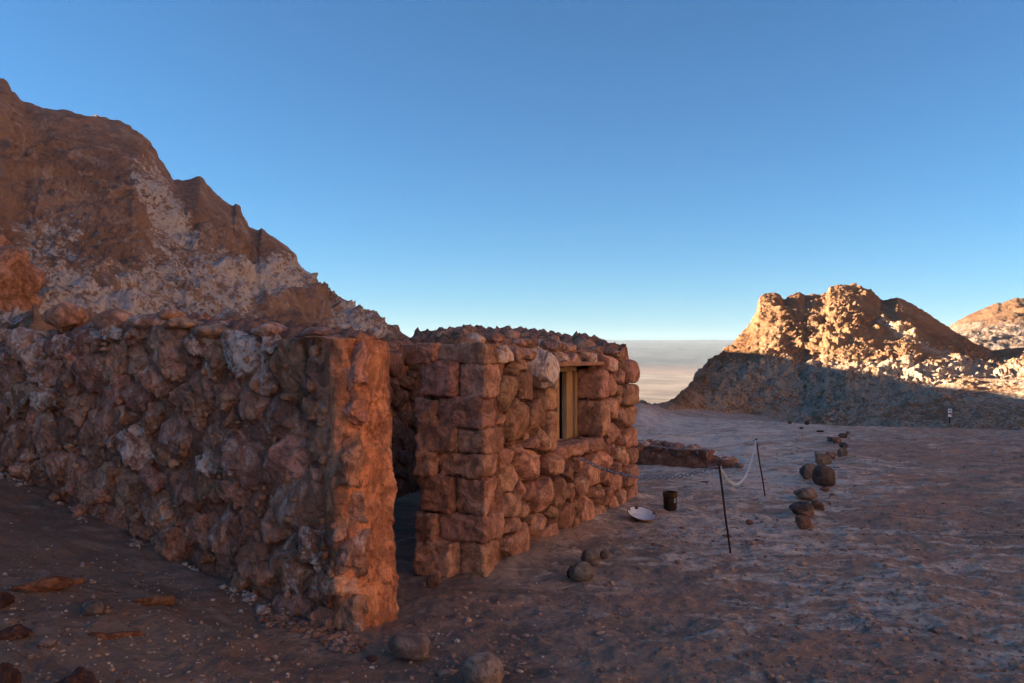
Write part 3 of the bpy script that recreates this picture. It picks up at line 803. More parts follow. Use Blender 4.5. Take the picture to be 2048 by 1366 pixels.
# --- window: header plank, timber frame and upright boards set back in the opening
def plank(u0, u1, v0, v1, w0, w1, name, parent, seed, n=7, p=14, skew=0.0):
    V, F = block(f_front((u0 + u1) / 2, (v0 + v1) / 2, (w0 + w1) / 2), E3 * ((u1 - u0) / 2), N3 * (abs(w1 - w0) / 2), Z3 * ((v1 - v0) / 2), np.random.default_rng(seed), p, 0.0025, seed, n, skew)
    return mesh_obj(name, V, F, 'lintel' if name == 'lintel' else 'wood', parent, smooth=False)
win = plank(1.36, 2.463, 1.452, 1.492, -0.30, -0.24, 'window', hut, 1)
plank(2.405, 2.462, 0.80, 1.452, -0.295, -0.235, 'frame_post', win, 2)
plank(1.378, 1.44, 0.80, 1.452, -0.295, -0.235, 'frame_post', win, 3)
plank(2.225, 2.402, 0.795, 1.452, -0.285, -0.262, 'board', win, 4)
plank(2.185, 2.222, 0.795, 1.452, -0.292, -0.24, 'board', win, 5)
for k, u in enumerate((1.975, 1.72, 1.56)):
    plank(u - 0.022, u + 0.022, 0.795, 1.452, -0.292, -0.24, 'board', win, 6 + k)
lin = plank(1.30, 2.62, 1.508, 1.548, -0.44, 0.035, 'lintel', hut, 12, 7, 12, 0.012)

# --- side wall: knobbly salt blocks in mud, with the smoothed mud pier at its end
side_bottom = lambda u: rise_side(np.asarray(u)) - 0.12
side = wall_core('side_wall', f_side, 0.02, 4.35, top_side, -0.055, -0.40, side_bottom, seed=23, cap=0.07, color=tint((0.40, 0.21, 0.14), 0, 0.2), amp=0.025)
salt_spots = [(490, 690, 65, .8), (420, 920, 50, .75), (255, 875, 48, .75), (80, 780, 42, .7), (60, 690, 55, .75), (610, 1110, 45, .7), (110, 905, 40, .5), (30, 830, 30, .55), (265, 805, 20, .5), (570, 710, 45, .5), (640, 1170, 60, .35), (280, 650, 40, .4), (560, 880, 30, .4), (440, 1100, 30, .35), (60, 930, 50, .5)]
k = 0
for i, pp in enumerate(cells(-0.05, 4.3, 0.0, top_side, 0.235, 0.205, [], rng, 0.48, 0.5)):
    cu, cv = pp.mean(0)
    gr = float(rise_side(cu))
    if cv < gr - 0.02: continue
    pt = f_side(cu, cv, 0)
    px, py = CX + FPX * pt[0] / pt[1], HY - (pt[2] - EYE) / pt[1] * FPX
    s = rng.choice([0.12, 0.22, 0.34, 0.45])
    for (sx, sy, sr, sa) in salt_spots:
        s = max(s, sa * math.exp(-((px - sx) ** 2 + (py - sy) ** 2) / (2 * (sr * 1.15) ** 2)))
    if cv > top_side(cu) - 0.13: s = max(s, rng.uniform(0.45, 0.8))
    big = s > 0.55
    V, F, c = cell_stone(pp, f_side, 0.10, rng.uniform(0.035, 0.08) + 0.03 * big, rng.uniform(-0.020, 0.004), rng, 4, 0.024, 1200 + i, 0.66, rng.uniform(-0.07, -0.015), rng.uniform(0.02, 0.05))
    base = np.array(BRN) * (1 - min(s, .8) * 0.5) + np.array((0.30, 0.20, 0.16)) * min(s, .8) * 0.5
    mesh_obj('stone', V, F, 'saltstone', side, c, color=tint(tuple(base), 0.30, s)); k += 1
nst += k
for i, (px, py, Y, w, h, s) in enumerate([(132, 633, 6.45, 88, 46, .15), (228, 645, 6.05, 72, 42, .45), (305, 645, 5.75, 90, 30, .6), (370, 650, 5.55, 90, 26, .3), (345, 632, 5.75, 52, 18, .35), (60, 690, 6.65, 90, 60, .6), (185, 668, 6.25, 60, 40, .4), (430, 664, 5.35, 80, 26, .3), (640, 668, 5.0, 80, 20, .35), (545, 662, 5.15, 90, 24, .5), (720, 690, 5.0, 70, 24, .6)]):
    c = img(px, py, Y)
    V, F = ICO[4]
    P = V * np.array([w / FPX * Y / 2, 0.13, h / FPX * Y / 2 * 1.15]) + c
    f1, _ = worley(P * 12, 1500 + i)
    P = P + V * (0.03 * fbm(P * 8, 1520 + i, 4, 0.6) + 0.028 * (0.5 - f1))[:, None]
    mesh_obj('stone', P, F, 'saltstone', side, c, color=tint(tuple(np.array(RED) * (0.9 + s * 0.5)), 0.1, s)); nst += 1

def wall_rubble(parent, frame, n, u0, u1, lo, top, w0, w1, color, seed, smin, smax):
    r = np.random.default_rng(seed); vs, fs, off = [], [], 0
    V, F = ICO[2]
    for i in range(n):
        u = r.uniform(u0, u1); v = r.uniform(lo(u), top(u)); q = smin + (smax - smin) * r.uniform() ** 2.2
        P = V * np.array([q, q, q]) * r.uniform(0.5, 1.5, 3) * (1 + r.uniform(-0.32, 0.32, (len(V), 1))) + frame(u, v, r.uniform(w0, w1))
        vs.append(P); fs.append(F + off); off += len(V)
    mesh_obj('rubble', np.concatenate(vs), np.concatenate(fs), 'saltstone', parent, color=color, kind='stuff')
wall_rubble(side, f_side, 520, 0.05, 4.25, lambda u: float(rise_side(u)), lambda u: top_side(u) + 0.03, -0.03, 0.035, tint(BRN, 0, 0.42), 4, 0.006, 0.030)
wall_rubble(front, f_front, 140, 0.05, 3.6, lambda u: 0.0, lambda u: (0.68 if 1.3 < u < 2.6 else top_front(u) + 0.02), -0.09, -0.045, tint(RED, 0, 0.25), 6, 0.01, 0.035)

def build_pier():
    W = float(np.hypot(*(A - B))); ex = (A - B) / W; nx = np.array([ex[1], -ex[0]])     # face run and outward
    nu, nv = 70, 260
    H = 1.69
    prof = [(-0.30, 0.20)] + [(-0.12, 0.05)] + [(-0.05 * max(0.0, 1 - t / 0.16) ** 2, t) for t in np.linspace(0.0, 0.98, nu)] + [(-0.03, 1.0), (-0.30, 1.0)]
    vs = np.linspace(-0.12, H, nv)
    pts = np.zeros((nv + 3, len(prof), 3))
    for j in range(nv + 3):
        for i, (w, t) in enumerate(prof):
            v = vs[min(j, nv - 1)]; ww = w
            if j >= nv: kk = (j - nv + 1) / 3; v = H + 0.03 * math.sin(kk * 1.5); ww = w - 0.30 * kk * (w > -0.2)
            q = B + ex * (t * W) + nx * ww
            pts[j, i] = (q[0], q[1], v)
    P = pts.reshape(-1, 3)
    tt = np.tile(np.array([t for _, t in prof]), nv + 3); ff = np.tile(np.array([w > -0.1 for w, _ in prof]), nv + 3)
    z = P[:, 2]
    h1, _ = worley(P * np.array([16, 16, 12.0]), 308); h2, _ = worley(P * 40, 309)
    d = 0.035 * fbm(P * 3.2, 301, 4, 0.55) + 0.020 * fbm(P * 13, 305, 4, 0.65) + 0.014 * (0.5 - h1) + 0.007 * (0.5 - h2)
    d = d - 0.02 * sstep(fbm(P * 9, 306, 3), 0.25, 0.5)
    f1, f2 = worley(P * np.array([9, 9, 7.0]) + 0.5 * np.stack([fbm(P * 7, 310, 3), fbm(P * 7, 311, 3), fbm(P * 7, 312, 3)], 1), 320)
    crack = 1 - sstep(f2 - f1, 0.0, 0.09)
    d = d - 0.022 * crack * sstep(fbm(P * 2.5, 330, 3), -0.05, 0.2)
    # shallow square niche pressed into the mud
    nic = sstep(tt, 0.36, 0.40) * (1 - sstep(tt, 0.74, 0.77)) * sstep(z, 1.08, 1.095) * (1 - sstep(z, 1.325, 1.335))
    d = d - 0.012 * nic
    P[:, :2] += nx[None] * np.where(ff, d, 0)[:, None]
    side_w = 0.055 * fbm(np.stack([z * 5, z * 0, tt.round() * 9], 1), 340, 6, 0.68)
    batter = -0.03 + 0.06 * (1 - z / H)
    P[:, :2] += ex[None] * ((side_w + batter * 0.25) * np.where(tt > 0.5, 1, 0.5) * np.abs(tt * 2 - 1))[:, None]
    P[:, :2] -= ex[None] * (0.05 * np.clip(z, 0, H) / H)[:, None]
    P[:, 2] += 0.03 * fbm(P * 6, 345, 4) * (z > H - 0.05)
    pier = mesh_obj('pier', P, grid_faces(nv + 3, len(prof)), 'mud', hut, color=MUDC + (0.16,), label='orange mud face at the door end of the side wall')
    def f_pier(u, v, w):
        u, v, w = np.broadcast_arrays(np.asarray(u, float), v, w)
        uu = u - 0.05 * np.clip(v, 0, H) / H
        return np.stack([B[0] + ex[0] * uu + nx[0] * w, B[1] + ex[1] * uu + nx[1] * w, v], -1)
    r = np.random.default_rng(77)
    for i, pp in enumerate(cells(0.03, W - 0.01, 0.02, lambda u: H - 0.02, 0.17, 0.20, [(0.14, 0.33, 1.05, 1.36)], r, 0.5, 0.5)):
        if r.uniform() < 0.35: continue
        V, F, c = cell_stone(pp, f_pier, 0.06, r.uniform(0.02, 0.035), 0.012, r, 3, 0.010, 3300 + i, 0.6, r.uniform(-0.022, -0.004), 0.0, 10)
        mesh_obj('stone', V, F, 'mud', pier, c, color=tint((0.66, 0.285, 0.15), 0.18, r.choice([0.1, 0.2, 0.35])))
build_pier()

# --- back and end walls, seen through the doorway and over the front wall
PB = P0 - N_ * 2.45
f_back = lambda u, v, w: np.stack([PB[0] + E[0] * np.asarray(u + 0 * v) + N_[0] * w, PB[1] + E[1] * np.asarray(u + 0 * v) + N_[1] * w, np.asarray(v) + 0 * np.asarray(u)], -1)
top_back = lambda u: float(1.70 + 0.03 * math.sin(u * 7))
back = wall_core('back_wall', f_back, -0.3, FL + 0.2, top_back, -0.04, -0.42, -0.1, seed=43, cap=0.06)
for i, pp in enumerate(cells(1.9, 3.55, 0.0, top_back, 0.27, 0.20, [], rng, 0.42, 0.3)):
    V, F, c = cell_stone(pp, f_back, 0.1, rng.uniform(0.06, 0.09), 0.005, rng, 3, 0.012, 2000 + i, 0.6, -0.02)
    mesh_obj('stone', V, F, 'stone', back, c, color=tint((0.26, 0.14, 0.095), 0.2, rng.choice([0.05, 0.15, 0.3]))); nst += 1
PE = P0 + E * (FL - 0.02)
f_end = lambda u, v, w: np.stack([PE[0] - N_[0] * np.asarray(u) - E[0] * np.asarray(w), PE[1] - N_[1] * np.asarray(u) - E[1] * np.asarray(w), np.asarray(v) + 0 * np.asarray(u)], -1)
top_end = lambda u: float(np.interp(u, [0, 0.2, 0.45, 0.9, 1.5, 2.0, 2.6], [1.57, 1.66, 1.74, 1.76, 1.82, 1.86, 1.80]))
endw = wall_core('end_wall', f_end, 0.06, 2.7, top_end, 0.40, 0.06, -0.1, seed=53, cap=0.09)
rub_v, rub_f, off = [], [], 0
for i in range(60):
    u = rng.uniform(0.3, 2.6); q = rng.uniform(0.03, 0.10)
    V, F = ICO[3]
    P = V * np.array([q * 1.2, q, q * 0.8]) + f_end(u, top_end(u) - rng.uniform(-0.05, 0.12), rng.uniform(0.2, 0.42))
    P = P + V * (0.5 * q * fbm(P * 15, 2400 + i, 4, 0.6))[:, None]
    rub_v.append(P); rub_f.append(F + off); off += len(V)
mesh_obj('rubble', np.concatenate(rub_v), np.concatenate(rub_f), 'saltstone', endw, color=tint(BRN, 0.1, 0.35), kind='stuff')

# --- pale crumbled footing along the walls
def crumbs(name, pts, sizes, material, parent=None, color=None, kind='stuff', label=None, cat=None, sub=1, seed=0):
    V0, F0 = ICO[sub]
    r = np.random.default_rng(seed)
    n = len(pts); k = len(V0)
    sc = sizes[:, None] * r.uniform(0.6, 1.4, (n, 3)) * np.array([1.1, 1.1, 0.75])
    jit = 1 + r.uniform(-0.28, 0.28, (n, k, 1))
    an = r.uniform(0, 6.28, n)
    Vv = V0[None] * jit * sc[:, None]
    x = Vv[..., 0] * np.cos(an)[:, None] - Vv[..., 1] * np.sin(an)[:, None]
    y = Vv[..., 0] * np.sin(an)[:, None] + Vv[..., 1] * np.cos(an)[:, None]
    Vv = np.stack([x, y, Vv[..., 2]], -1) + pts[:, None]
    F = (F0[None] + (np.arange(n) * k)[:, None, None]).reshape(-1, 3)
    return mesh_obj(name, Vv.reshape(-1, 3), F, material, parent, color=color, kind=kind, smooth=False, label=label, cat=cat)
def strip(frame, u0, u1, n, w0, w1, r):
    u = r.uniform(u0, u1, n); w = w0 + (w1 - w0) * r.uniform(0, 1, n) ** 1.6
    p = frame(u, 0 * u, w)
    p[:, 2] = gz(p[:, 0], p[:, 1]) + 0.004
    return p
r2 = np.random.default_rng(5)
p = strip(f_front, 0.05, 3.5, 420, 0.02, 0.16, r2)
crumbs('footing_rubble', p, r2.uniform(0.006, 0.022, len(p)), 'mortar', hut, color=(0.55, 0.36, 0.26, 0.5), seed=1, sub=2)
p = strip(f_side, 0.3, 4.2, 420, 0.0, 0.10, r2)
p = p[fbm(p * 2.5, 404, 3) > 0.05]
crumbs('salt_footing', p, 0.003 + r2.gamma(1.6, 0.0045, len(p)), 'mortar', hut, color=(0.56, 0.40, 0.31, 0.6), seed=2, sub=2)
p = strip(f_side, -0.25, 0.5, 160, 0.02, 0.2, r2)
crumbs('footing_rubble', p, r2.uniform(0.006, 0.024, len(p)), 'mortar', hut, color=(0.44, 0.25, 0.17, 0.4), seed=3, sub=2)

# ------------------------------------------------------------------ low ruined wall beyond the hut
def build_low_wall():
    root = empty('low_wall', onground(1370, 934), 'low crumbled reddish stone wall beyond the chain', 'wall')
    a = onground(1262, 925)[:2]; b = onground(1474, 932)[:2]
    L = float(np.hypot(*(b - a))); ex = (b - a) / L; nx = np.array([ex[1], -ex[0]])
    z0 = float(gz(*(a + b) / 2)[0])
    fr = lambda u, v, w: np.stack([a[0] + ex[0] * np.asarray(u) + nx[0] * np.asarray(w), a[1] + ex[1] * np.asarray(u) + nx[1] * np.asarray(w), z0 + np.asarray(v) + 0 * np.asarray(u)], -1)
    tp = lambda u: float(np.interp(u / L, [0, 0.3, 0.62, 0.8, 1.0], [0.34, 0.33, 0.30, 0.21, 0.10]))
    us = np.linspace(0, L, 60); prof = np.linspace(0, math.pi, 26)
    pts = np.stack([fr(us, np.maximum(0, np.sin(t)) ** 0.6 * np.array([tp(u) for u in us]) - 0.03, 0.24 * np.cos(t) * np.ones_like(us)) for t in prof])
    P = pts.reshape(-1, 3)
    f1, _ = worley(P * 7, 88)
    P[:, 2] += 0.05 * (0.5 - f1)
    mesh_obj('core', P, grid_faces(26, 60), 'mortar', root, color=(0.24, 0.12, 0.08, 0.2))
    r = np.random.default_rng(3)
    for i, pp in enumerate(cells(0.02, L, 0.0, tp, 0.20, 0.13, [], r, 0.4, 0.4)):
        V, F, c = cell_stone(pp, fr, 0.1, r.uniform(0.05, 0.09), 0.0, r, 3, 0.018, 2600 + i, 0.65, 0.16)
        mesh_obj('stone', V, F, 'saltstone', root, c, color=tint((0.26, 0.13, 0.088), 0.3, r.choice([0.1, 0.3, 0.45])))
    V0, F = ICO[3]
    for i in range(14):
        u = r.uniform(0.05, L - 0.1); s = r.uniform(0.05, 0.1)
        P = V0 * np.array([s * 1.3, s, s * 0.6]) + fr(u, tp(u) - 0.01, r.uniform(-0.12, 0.15))
        P = P + V0 * (0.3 * s * fbm(P * 12, 2700 + i, 4))[:, None]
        mesh_obj('stone', P, F, 'saltstone', root, color=tint((0.42, 0.24, 0.17), 0.2, r.choice([0.2, 0.5, 0.6])))
build_low_wall()

# ------------------------------------------------------------------ loose stones
def rock(name, px, py, w, h, color, label, cat='rock', group=None, deep=0.85, seed=0, rough=0.10, material='cobble', p=2.3, lean=0.0, facet=0.0, yaw=0.0):
    """py = photo row of the foot; w, h in photo pixels"""
    c = onground(px, py)
    k = c[1] / FPX
    hw, hh = w * k / 2, h * k / 2
    V, F = ICO[4]
    L = (np.abs(V) ** p).sum(1) ** (1 / p)
    U = V / L[:, None]
    P = U * np.array([1, 1, 1.0])
    d = rough * (fbm(U * 1.3 + seed, seed, 3) * 1.6 + 0.25 * fbm(U * 5 + seed, seed + 3, 4, 0.6))
    if facet:
        r = np.random.default_rng(seed)
        for _ in range(9):
            n = r.normal(size=3); n /= np.linalg.norm(n); t = r.uniform(0.62, 0.85)
            ex = np.maximum(U @ n - t, 0); U = U - facet * ex[:, None] * n
        P = U
    P = P * (1 + d)[:, None]
    P = P * np.array([hw, hw * deep, hh * 1.15])
    ca, sa = math.cos(yaw), math.sin(yaw)
    P = np.stack([P[:, 0] * ca - P[:, 1] * sa, P[:, 0] * sa + P[:, 1] * ca, P[:, 2]], 1)
    P[:, 2] += lean * P[:, 0]
    P = P + np.array([c[0], c[1] + hw * deep * 0.35, c[2] - P[:, 2].min() - 0.26 * hh])
    return mesh_obj(name, P, F, material, color=color + (0.1,), label=label, cat=cat, group=group)

GR = (0.300, 0.215, 0.160); DK = (0.135, 0.096, 0.075); RB = (0.300, 0.165, 0.108); GN = (0.270, 0.205, 0.145)
rock('boulder', 818, 1314, 88, 46, (0.30, 0.215, 0.165), 'long smooth grey stone lying before the orange pier', seed=1, lean=-0.12, facet=0.35)
rock('boulder', 966, 1376, 92, 66, (0.40, 0.285, 0.215), 'rounded pale grey stone at the bottom edge of the picture', seed=2, p=2.1, facet=0.3)
rock('boulder', 1182, 1128, 38, 34, (0.25, 0.20, 0.155), 'upright grey cobble before the front wall, beside a flat one', seed=3, facet=0.5)
rock('pebble', 1209, 1115, 19, 14, (0.28, 0.21, 0.165), 'small flat grey pebble leaning by the upright cobble', seed=4)
rock('boulder', 1163, 1160, 48, 34, (0.26, 0.21, 0.155), 'rounded greenish grey cobble nearest the front wall corner', seed=5)
rock('pebble', 1143, 1153, 20, 24, (0.035, 0.032, 0.03), 'small black angular stone touching the greenish cobble', seed=6, facet=0.7)
rock('pebble', 865, 1172, 26, 26, (0.20, 0.115, 0.085), 'small pinkish lump on the doorway threshold', seed=7, material='saltstone', facet=0.4)
LINE = 'stones lined up along the path edge'
for (px, py, w, h, col, lab, kw) in [
    (1607, 1056, 31, 28, RB, 'round reddish cobble, the near end of the path edge line', {}),
    (1603, 1030, 44, 26, DK, 'long black stone behind the round reddish cobble', dict(p=2.8)),
    (1613, 1032, 40, 13, RB, 'flat brown slab leaning on the long black stone', dict(p=3)),
    (1633, 1019, 30, 19, (0.18, 0.115, 0.08), 'brown lump tucked behind the long black stone', {}),
    (1613, 999, 50, 24, GR, 'flat grey slab-like cobble alone in the path edge line', dict(p=2.6)),
    (1648, 972, 44, 38, DK, 'largest dark rounded stone of the path edge line', dict(facet=0.4)),
    (1617, 957, 33, 31, (0.21, 0.16, 0.125), 'grey round stone beside the largest dark stone', {}),
    (1645, 928, 33, 22, GN, 'tilted flat olive grey stone of the path edge line', dict(lean=-0.25, p=2.7)),
    (1662, 918, 21, 15, RB, 'small brown stone right behind the tilted flat one', {}),
    (1684, 913, 19, 19, GN, 'upright olive stone with another one balanced behind it', dict(p=3)),
    (1688, 896, 19, 12, (0.11, 0.095, 0.095), 'low grey stone behind the upright olive stone', {}),
    (1673, 886, 17, 13, RB, 'rounded brown stone in the far pair of the line', {}),
    (1660, 883, 14, 10, (0.15, 0.11, 0.10), 'pale small stone in the far pair of the line', {}),
    (1685, 875, 17, 10, DK, 'dark blocky stone, the far end of the path edge line', dict(p=4)),
    (1696, 868, 9, 6, GN, 'tiny grey stone beyond the dark blocky far end stone', {})]:
    rock('boulder', px, py, w, h, col, lab, group=LINE, seed=int(px * 3 + py) % 997, **dict(dict(facet=0.75, rough=0.16), **kw))
for (px, py, w, h, col, lab) in [
    (1580, 848, 8, 7, DK, 'tiny dark stone on the pale rise before the butte'), (1613, 849, 9, 8, (0.07, 0.055, 0.05), 'tiny brown stone at the foot of the butte'),
    (1602, 857, 8, 5, DK, 'tiny flat dark stone on the pale rise'), (1640, 864, 14, 5, (0.08, 0.06, 0.05), 'thin brown stone between the rise and the path'),
    (1620, 1061, 9, 5, (0.30, 0.22, 0.19), 'pale pebble in front of the round reddish cobble'), (1498, 1047, 16, 9, RB, 'small brown stone half sunk between the posts'),
    (1868, 1262, 22, 10, (0.34, 0.28, 0.2), 'pale greenish pebble in a hollow of the bare ground'), (1650, 982, 20, 7, RB, 'small flat pebble below the largest dark stone'),
    (1477, 936, 18, 11, (0.30, 0.23, 0.20), 'pale pinkish stone at the low wall end'), (745, 1318, 20, 10, (0.15, 0.07, 0.05), 'little red brown stone in front of the side wall'),
    (188, 1227, 42, 26, (0.27, 0.205, 0.165), 'flat grey stone between two rusty fragments'), (96, 1290, 34, 16, (0.28, 0.20, 0.16), 'wedge of grey stone at the lower edge of the dirt bank')]:
    rock('pebble', px, py, w, h, col, lab, 'rock', seed=int(px + py * 7) % 991, facet=0.3)
for (px, py, w, h, s, lab) in [
    (30, 1274, 60, 26, 0.15, 'dark ragged brown clod on the dirt bank'), (10, 1212, 34, 30, 0.15, 'brown clod at the edge of the picture below the side wall'),
    (8, 1392, 60, 62, 0.35, 'big pinkish lump in the bottom corner'), (150, 1396, 84, 44, 0.45, 'salt edged rock rising from the bottom edge'), (66, 1402, 60, 24, 0.25, 'low brown rock between two lumps at the bottom edge')]:
    o = rock('clod', px, py, w, h, (0.46, 0.24, 0.15), lab, 'rock', seed=int(px + py) % 983, rough=0.32, material='saltstone', facet=0.5)
    o.color = (0.135, 0.07, 0.052, s)

# rock outcrop on the slope behind the side wall
V, F = ICO[5]
c = img(-18, 580, 9.2)
P = V * np.array([0.42, 0.5, 0.62]) + c
f1, _ = worley(P * np.array([2.6, 2.6, 3.6]), 612)
P = P + V * (0.30 * (0.6 - f1) + 0.12 * fbm(P * 5, 615, 5, 0.6))[:, None]
P[:, 2] = np.where(P[:, 2] < c[2] - 0.3, P[:, 2] - 0.5, P[:, 2])
mesh_obj('rock_outcrop', P, F, 'saltstone', color=(0.40, 0.21, 0.13, 0.35), label='jagged orange rock outcrop above the side wall at the picture edge', cat='rock')

# rusty curved fragments half sunk in the dirt bank
def shard(px, py, w, h, yaw, label, seed, curve=0.25):
    c = onground(px, py)
    k = c[1] / FPX; L = w * k
    n = 26; m = 9
    t = np.linspace(-1, 1, n)[:, None]; s = np.linspace(-1, 1, m)[None]
    hw = h * k * 0.62 * (1 - np.abs(t) ** 2.4) ** 0.7 + 0.004
    x = t * L / 2 + 0 * s; y = s * hw + curve * L * (t ** 2) * 0.5
    z = 0.5 * hw * (1 - s ** 2) + 0.012 + 0.03 * t * L
    Pn = np.stack([x, y, z], -1).reshape(-1, 3)
    Pn = Pn + 0.006 * np.stack([fbm(Pn * 30, seed, 3), fbm(Pn * 30, seed + 1, 3), fbm(Pn * 30, seed + 2, 3)], 1)
    lowv = Pn.copy(); lowv[:, 2] -= 0.016
    ca, sa = math.cos(yaw), math.sin(yaw)
    allp = np.concatenate([Pn, lowv])
    allp = np.stack([allp[:, 0] * ca - allp[:, 1] * sa, allp[:, 0] * sa + allp[:, 1] * ca, allp[:, 2]], 1) + c
    # follow the bank
    allp[:, 2] += gz(allp[:, 0], allp[:, 1]) - c[2]
    f = grid_faces(n, m); q = n * m
    faces = [tuple(a) for a in f] + [tuple(a[::-1] + q) for a in f]
    ring = [i for i in range(m)] + [i * m + m - 1 for i in range(1, n)] + [(n - 1) * m + i for i in range(m - 2, -1, -1)] + [i * m for i in range(n - 2, 0, -1)]
    for a, b in zip(ring, ring[1:] + ring[:1]): faces.append((a, a + q, b + q, b))
    mesh_obj('shard', allp, faces, 'shard', label=label, cat='fragment')
o = rock('shard', 105, 1178, 112, 26, (0.36, 0.15, 0.075), 'broad rust red fragment lying on the dirt bank', 'fragment', seed=71, rough=0.3, material='saltstone', facet=0.5, deep=0.32, yaw=0.5)
shard(234, 1272, 100, 13, 0.42, 'narrow curved rust red fragment on the dirt bank', 72, 0.22)
o = rock('shard', 312, 1208, 70, 16, (0.34, 0.16, 0.08), 'dull brown fragment half buried in the dirt bank', 'fragment', seed=73, rough=0.3, material='saltstone', deep=0.35, yaw=0.3)

# salt crumbs and grit strewn over the dirt
def scatter(n, x0, x1, y0, y1, r, bias=1.0):
    px = r.uniform(x0, x1, n); py = y0 + (y1 - y0) * r.uniform(0, 1, n) ** bias
    Y = FPX * EYE / (py - HY); X = (px - CX) / FPX * Y
    for _ in range(5):
        z = ground_z(X, Y); Y = FPX * (EYE - z) / (py - HY); X = (px - CX) / FPX * Y
    return np.stack([X, Y, gz(X, Y) + 0.001], 1)
r3 = np.random.default_rng(8)
def keep_out(p):
    q = (p[:, 0] - B[0]) * NS[0] + (p[:, 1] - B[1]) * NS[1]
    s = (p[:, 0] - B[0]) * D[0] + (p[:, 1] - B[1]) * D[1]
    u = (p[:, 0] - P0[0]) * E[0] + (p[:, 1] - P0[1]) * E[1]; w = (p[:, 0] - P0[0]) * N_[0] + (p[:, 1] - P0[1]) * N_[1]
    inside = ((q < 0.03) & (s > -0.45)) & (w < 0.05)
    return p[~inside]
p = keep_out(np.concatenate([scatter(900, -20, 760, 960, 1380, r3), scatter(300, 700, 1300, 1150, 1375, r3)]))
crumbs('salt_crumbs', p, r3.gamma(2.0, 0.0018, len(p)) + 0.0015, 'mortar', color=(0.72, 0.58, 0.48, 0.6), seed=21, label='tiny pale salt crumbs strewn over the dirt')
p = keep_out(np.concatenate([scatter(1400, -20, 900, 960, 1380, r3), scatter(700, 800, 2060, 1050, 1375, r3)]))
crumbs('grit', p, r3.gamma(2.0, 0.0014, len(p)) + 0.0015, 'mortar', color=(0.34, 0.19, 0.12, 0.2), seed=22, label='brown grit strewn over the dirt')
p = keep_out(np.concatenate([scatter(1600, 820, 2060, 1000, 1380, r3), scatter(900, 1250, 2060, 860, 1100, r3), scatter(500, -20, 820, 980, 1380, r3)]))
crumbs('pebbles', p, r3.gamma(1.5, 0.0042, len(p)) + 0.002, 'mortar', color=(0.56, 0.36, 0.25, 0.4), seed=24, label='small dusty pebbles strewn over the flat')
p = keep_out(scatter(500, 1250, 2060, 830, 1100, r3))
crumbs('grit', p, r3.gamma(2.0, 0.003, len(p)) + 0.002, 'mortar', color=(0.32, 0.21, 0.15, 0.3), seed=23, label='brown grit on the salty flat beyond the hut')

# ------------------------------------------------------------------ posts and chains
def tube(path, rad, n=8):
    path = np.asarray(path, float)
    T = np.gradient(path, axis=0); T /= np.linalg.norm(T, axis=1)[:, None]
    up = np.array([0.31, 0.2, 0.93])
    S = np.cross(T, up); S /= np.linalg.norm(S, axis=1)[:, None]
    U = np.cross(S, T)
    a = np.linspace(0, 2 * math.pi, n, endpoint=False)
    rad = np.broadcast_to(rad, len(path))
    V = path[:, None] + (S[:, None] * np.cos(a)[None, :, None] + U[:, None] * np.sin(a)[None, :, None]) * rad[:, None, None]
    F = [tuple(f) for f in grid_faces(len(path), n, True)]
    F += [tuple(range(n))[::-1], tuple((len(path) - 1) * n + i for i in range(n))]
    return V.reshape(-1, 3), F

def post(bx, by, tx, ty, label, seed):
    b = onground(bx, by); t = img(tx, ty, b[1])
    root = empty('iron_post', b, label, 'post', 'iron posts carrying the chain')
    k = np.linspace(-0.12, 1, 24)[:, None]
    path = b + (t - b) * k
    path[:, :2] += 0.006 * np.stack([fbm(path * 3, seed, 2), fbm(path * 3, seed + 1, 2)], 1)
    V, F = tube(path, 0.0085)
    mesh_obj('rod', V, F, 'rust', root)
    a = np.linspace(0, 2 * math.pi, 17)
    ring = np.stack([0.016 * np.cos(a), 0.016 * np.sin(a), 0 * a], 1) + path[-1] - np.array([0, 0, 0.012])
    V, F = tube(ring, 0.003, 6)
    mesh_obj('wire_loop', V, F, 'rust', root)
    return path[-1] - np.array([0, 0, 0.012])
t1 = post(1458, 1104, 1437, 927, 'nearer rusty iron rod post leaning to one side', 501)
t2 = post(1529, 991, 1511, 877, 'farther rusty iron rod post beyond the first', 511)

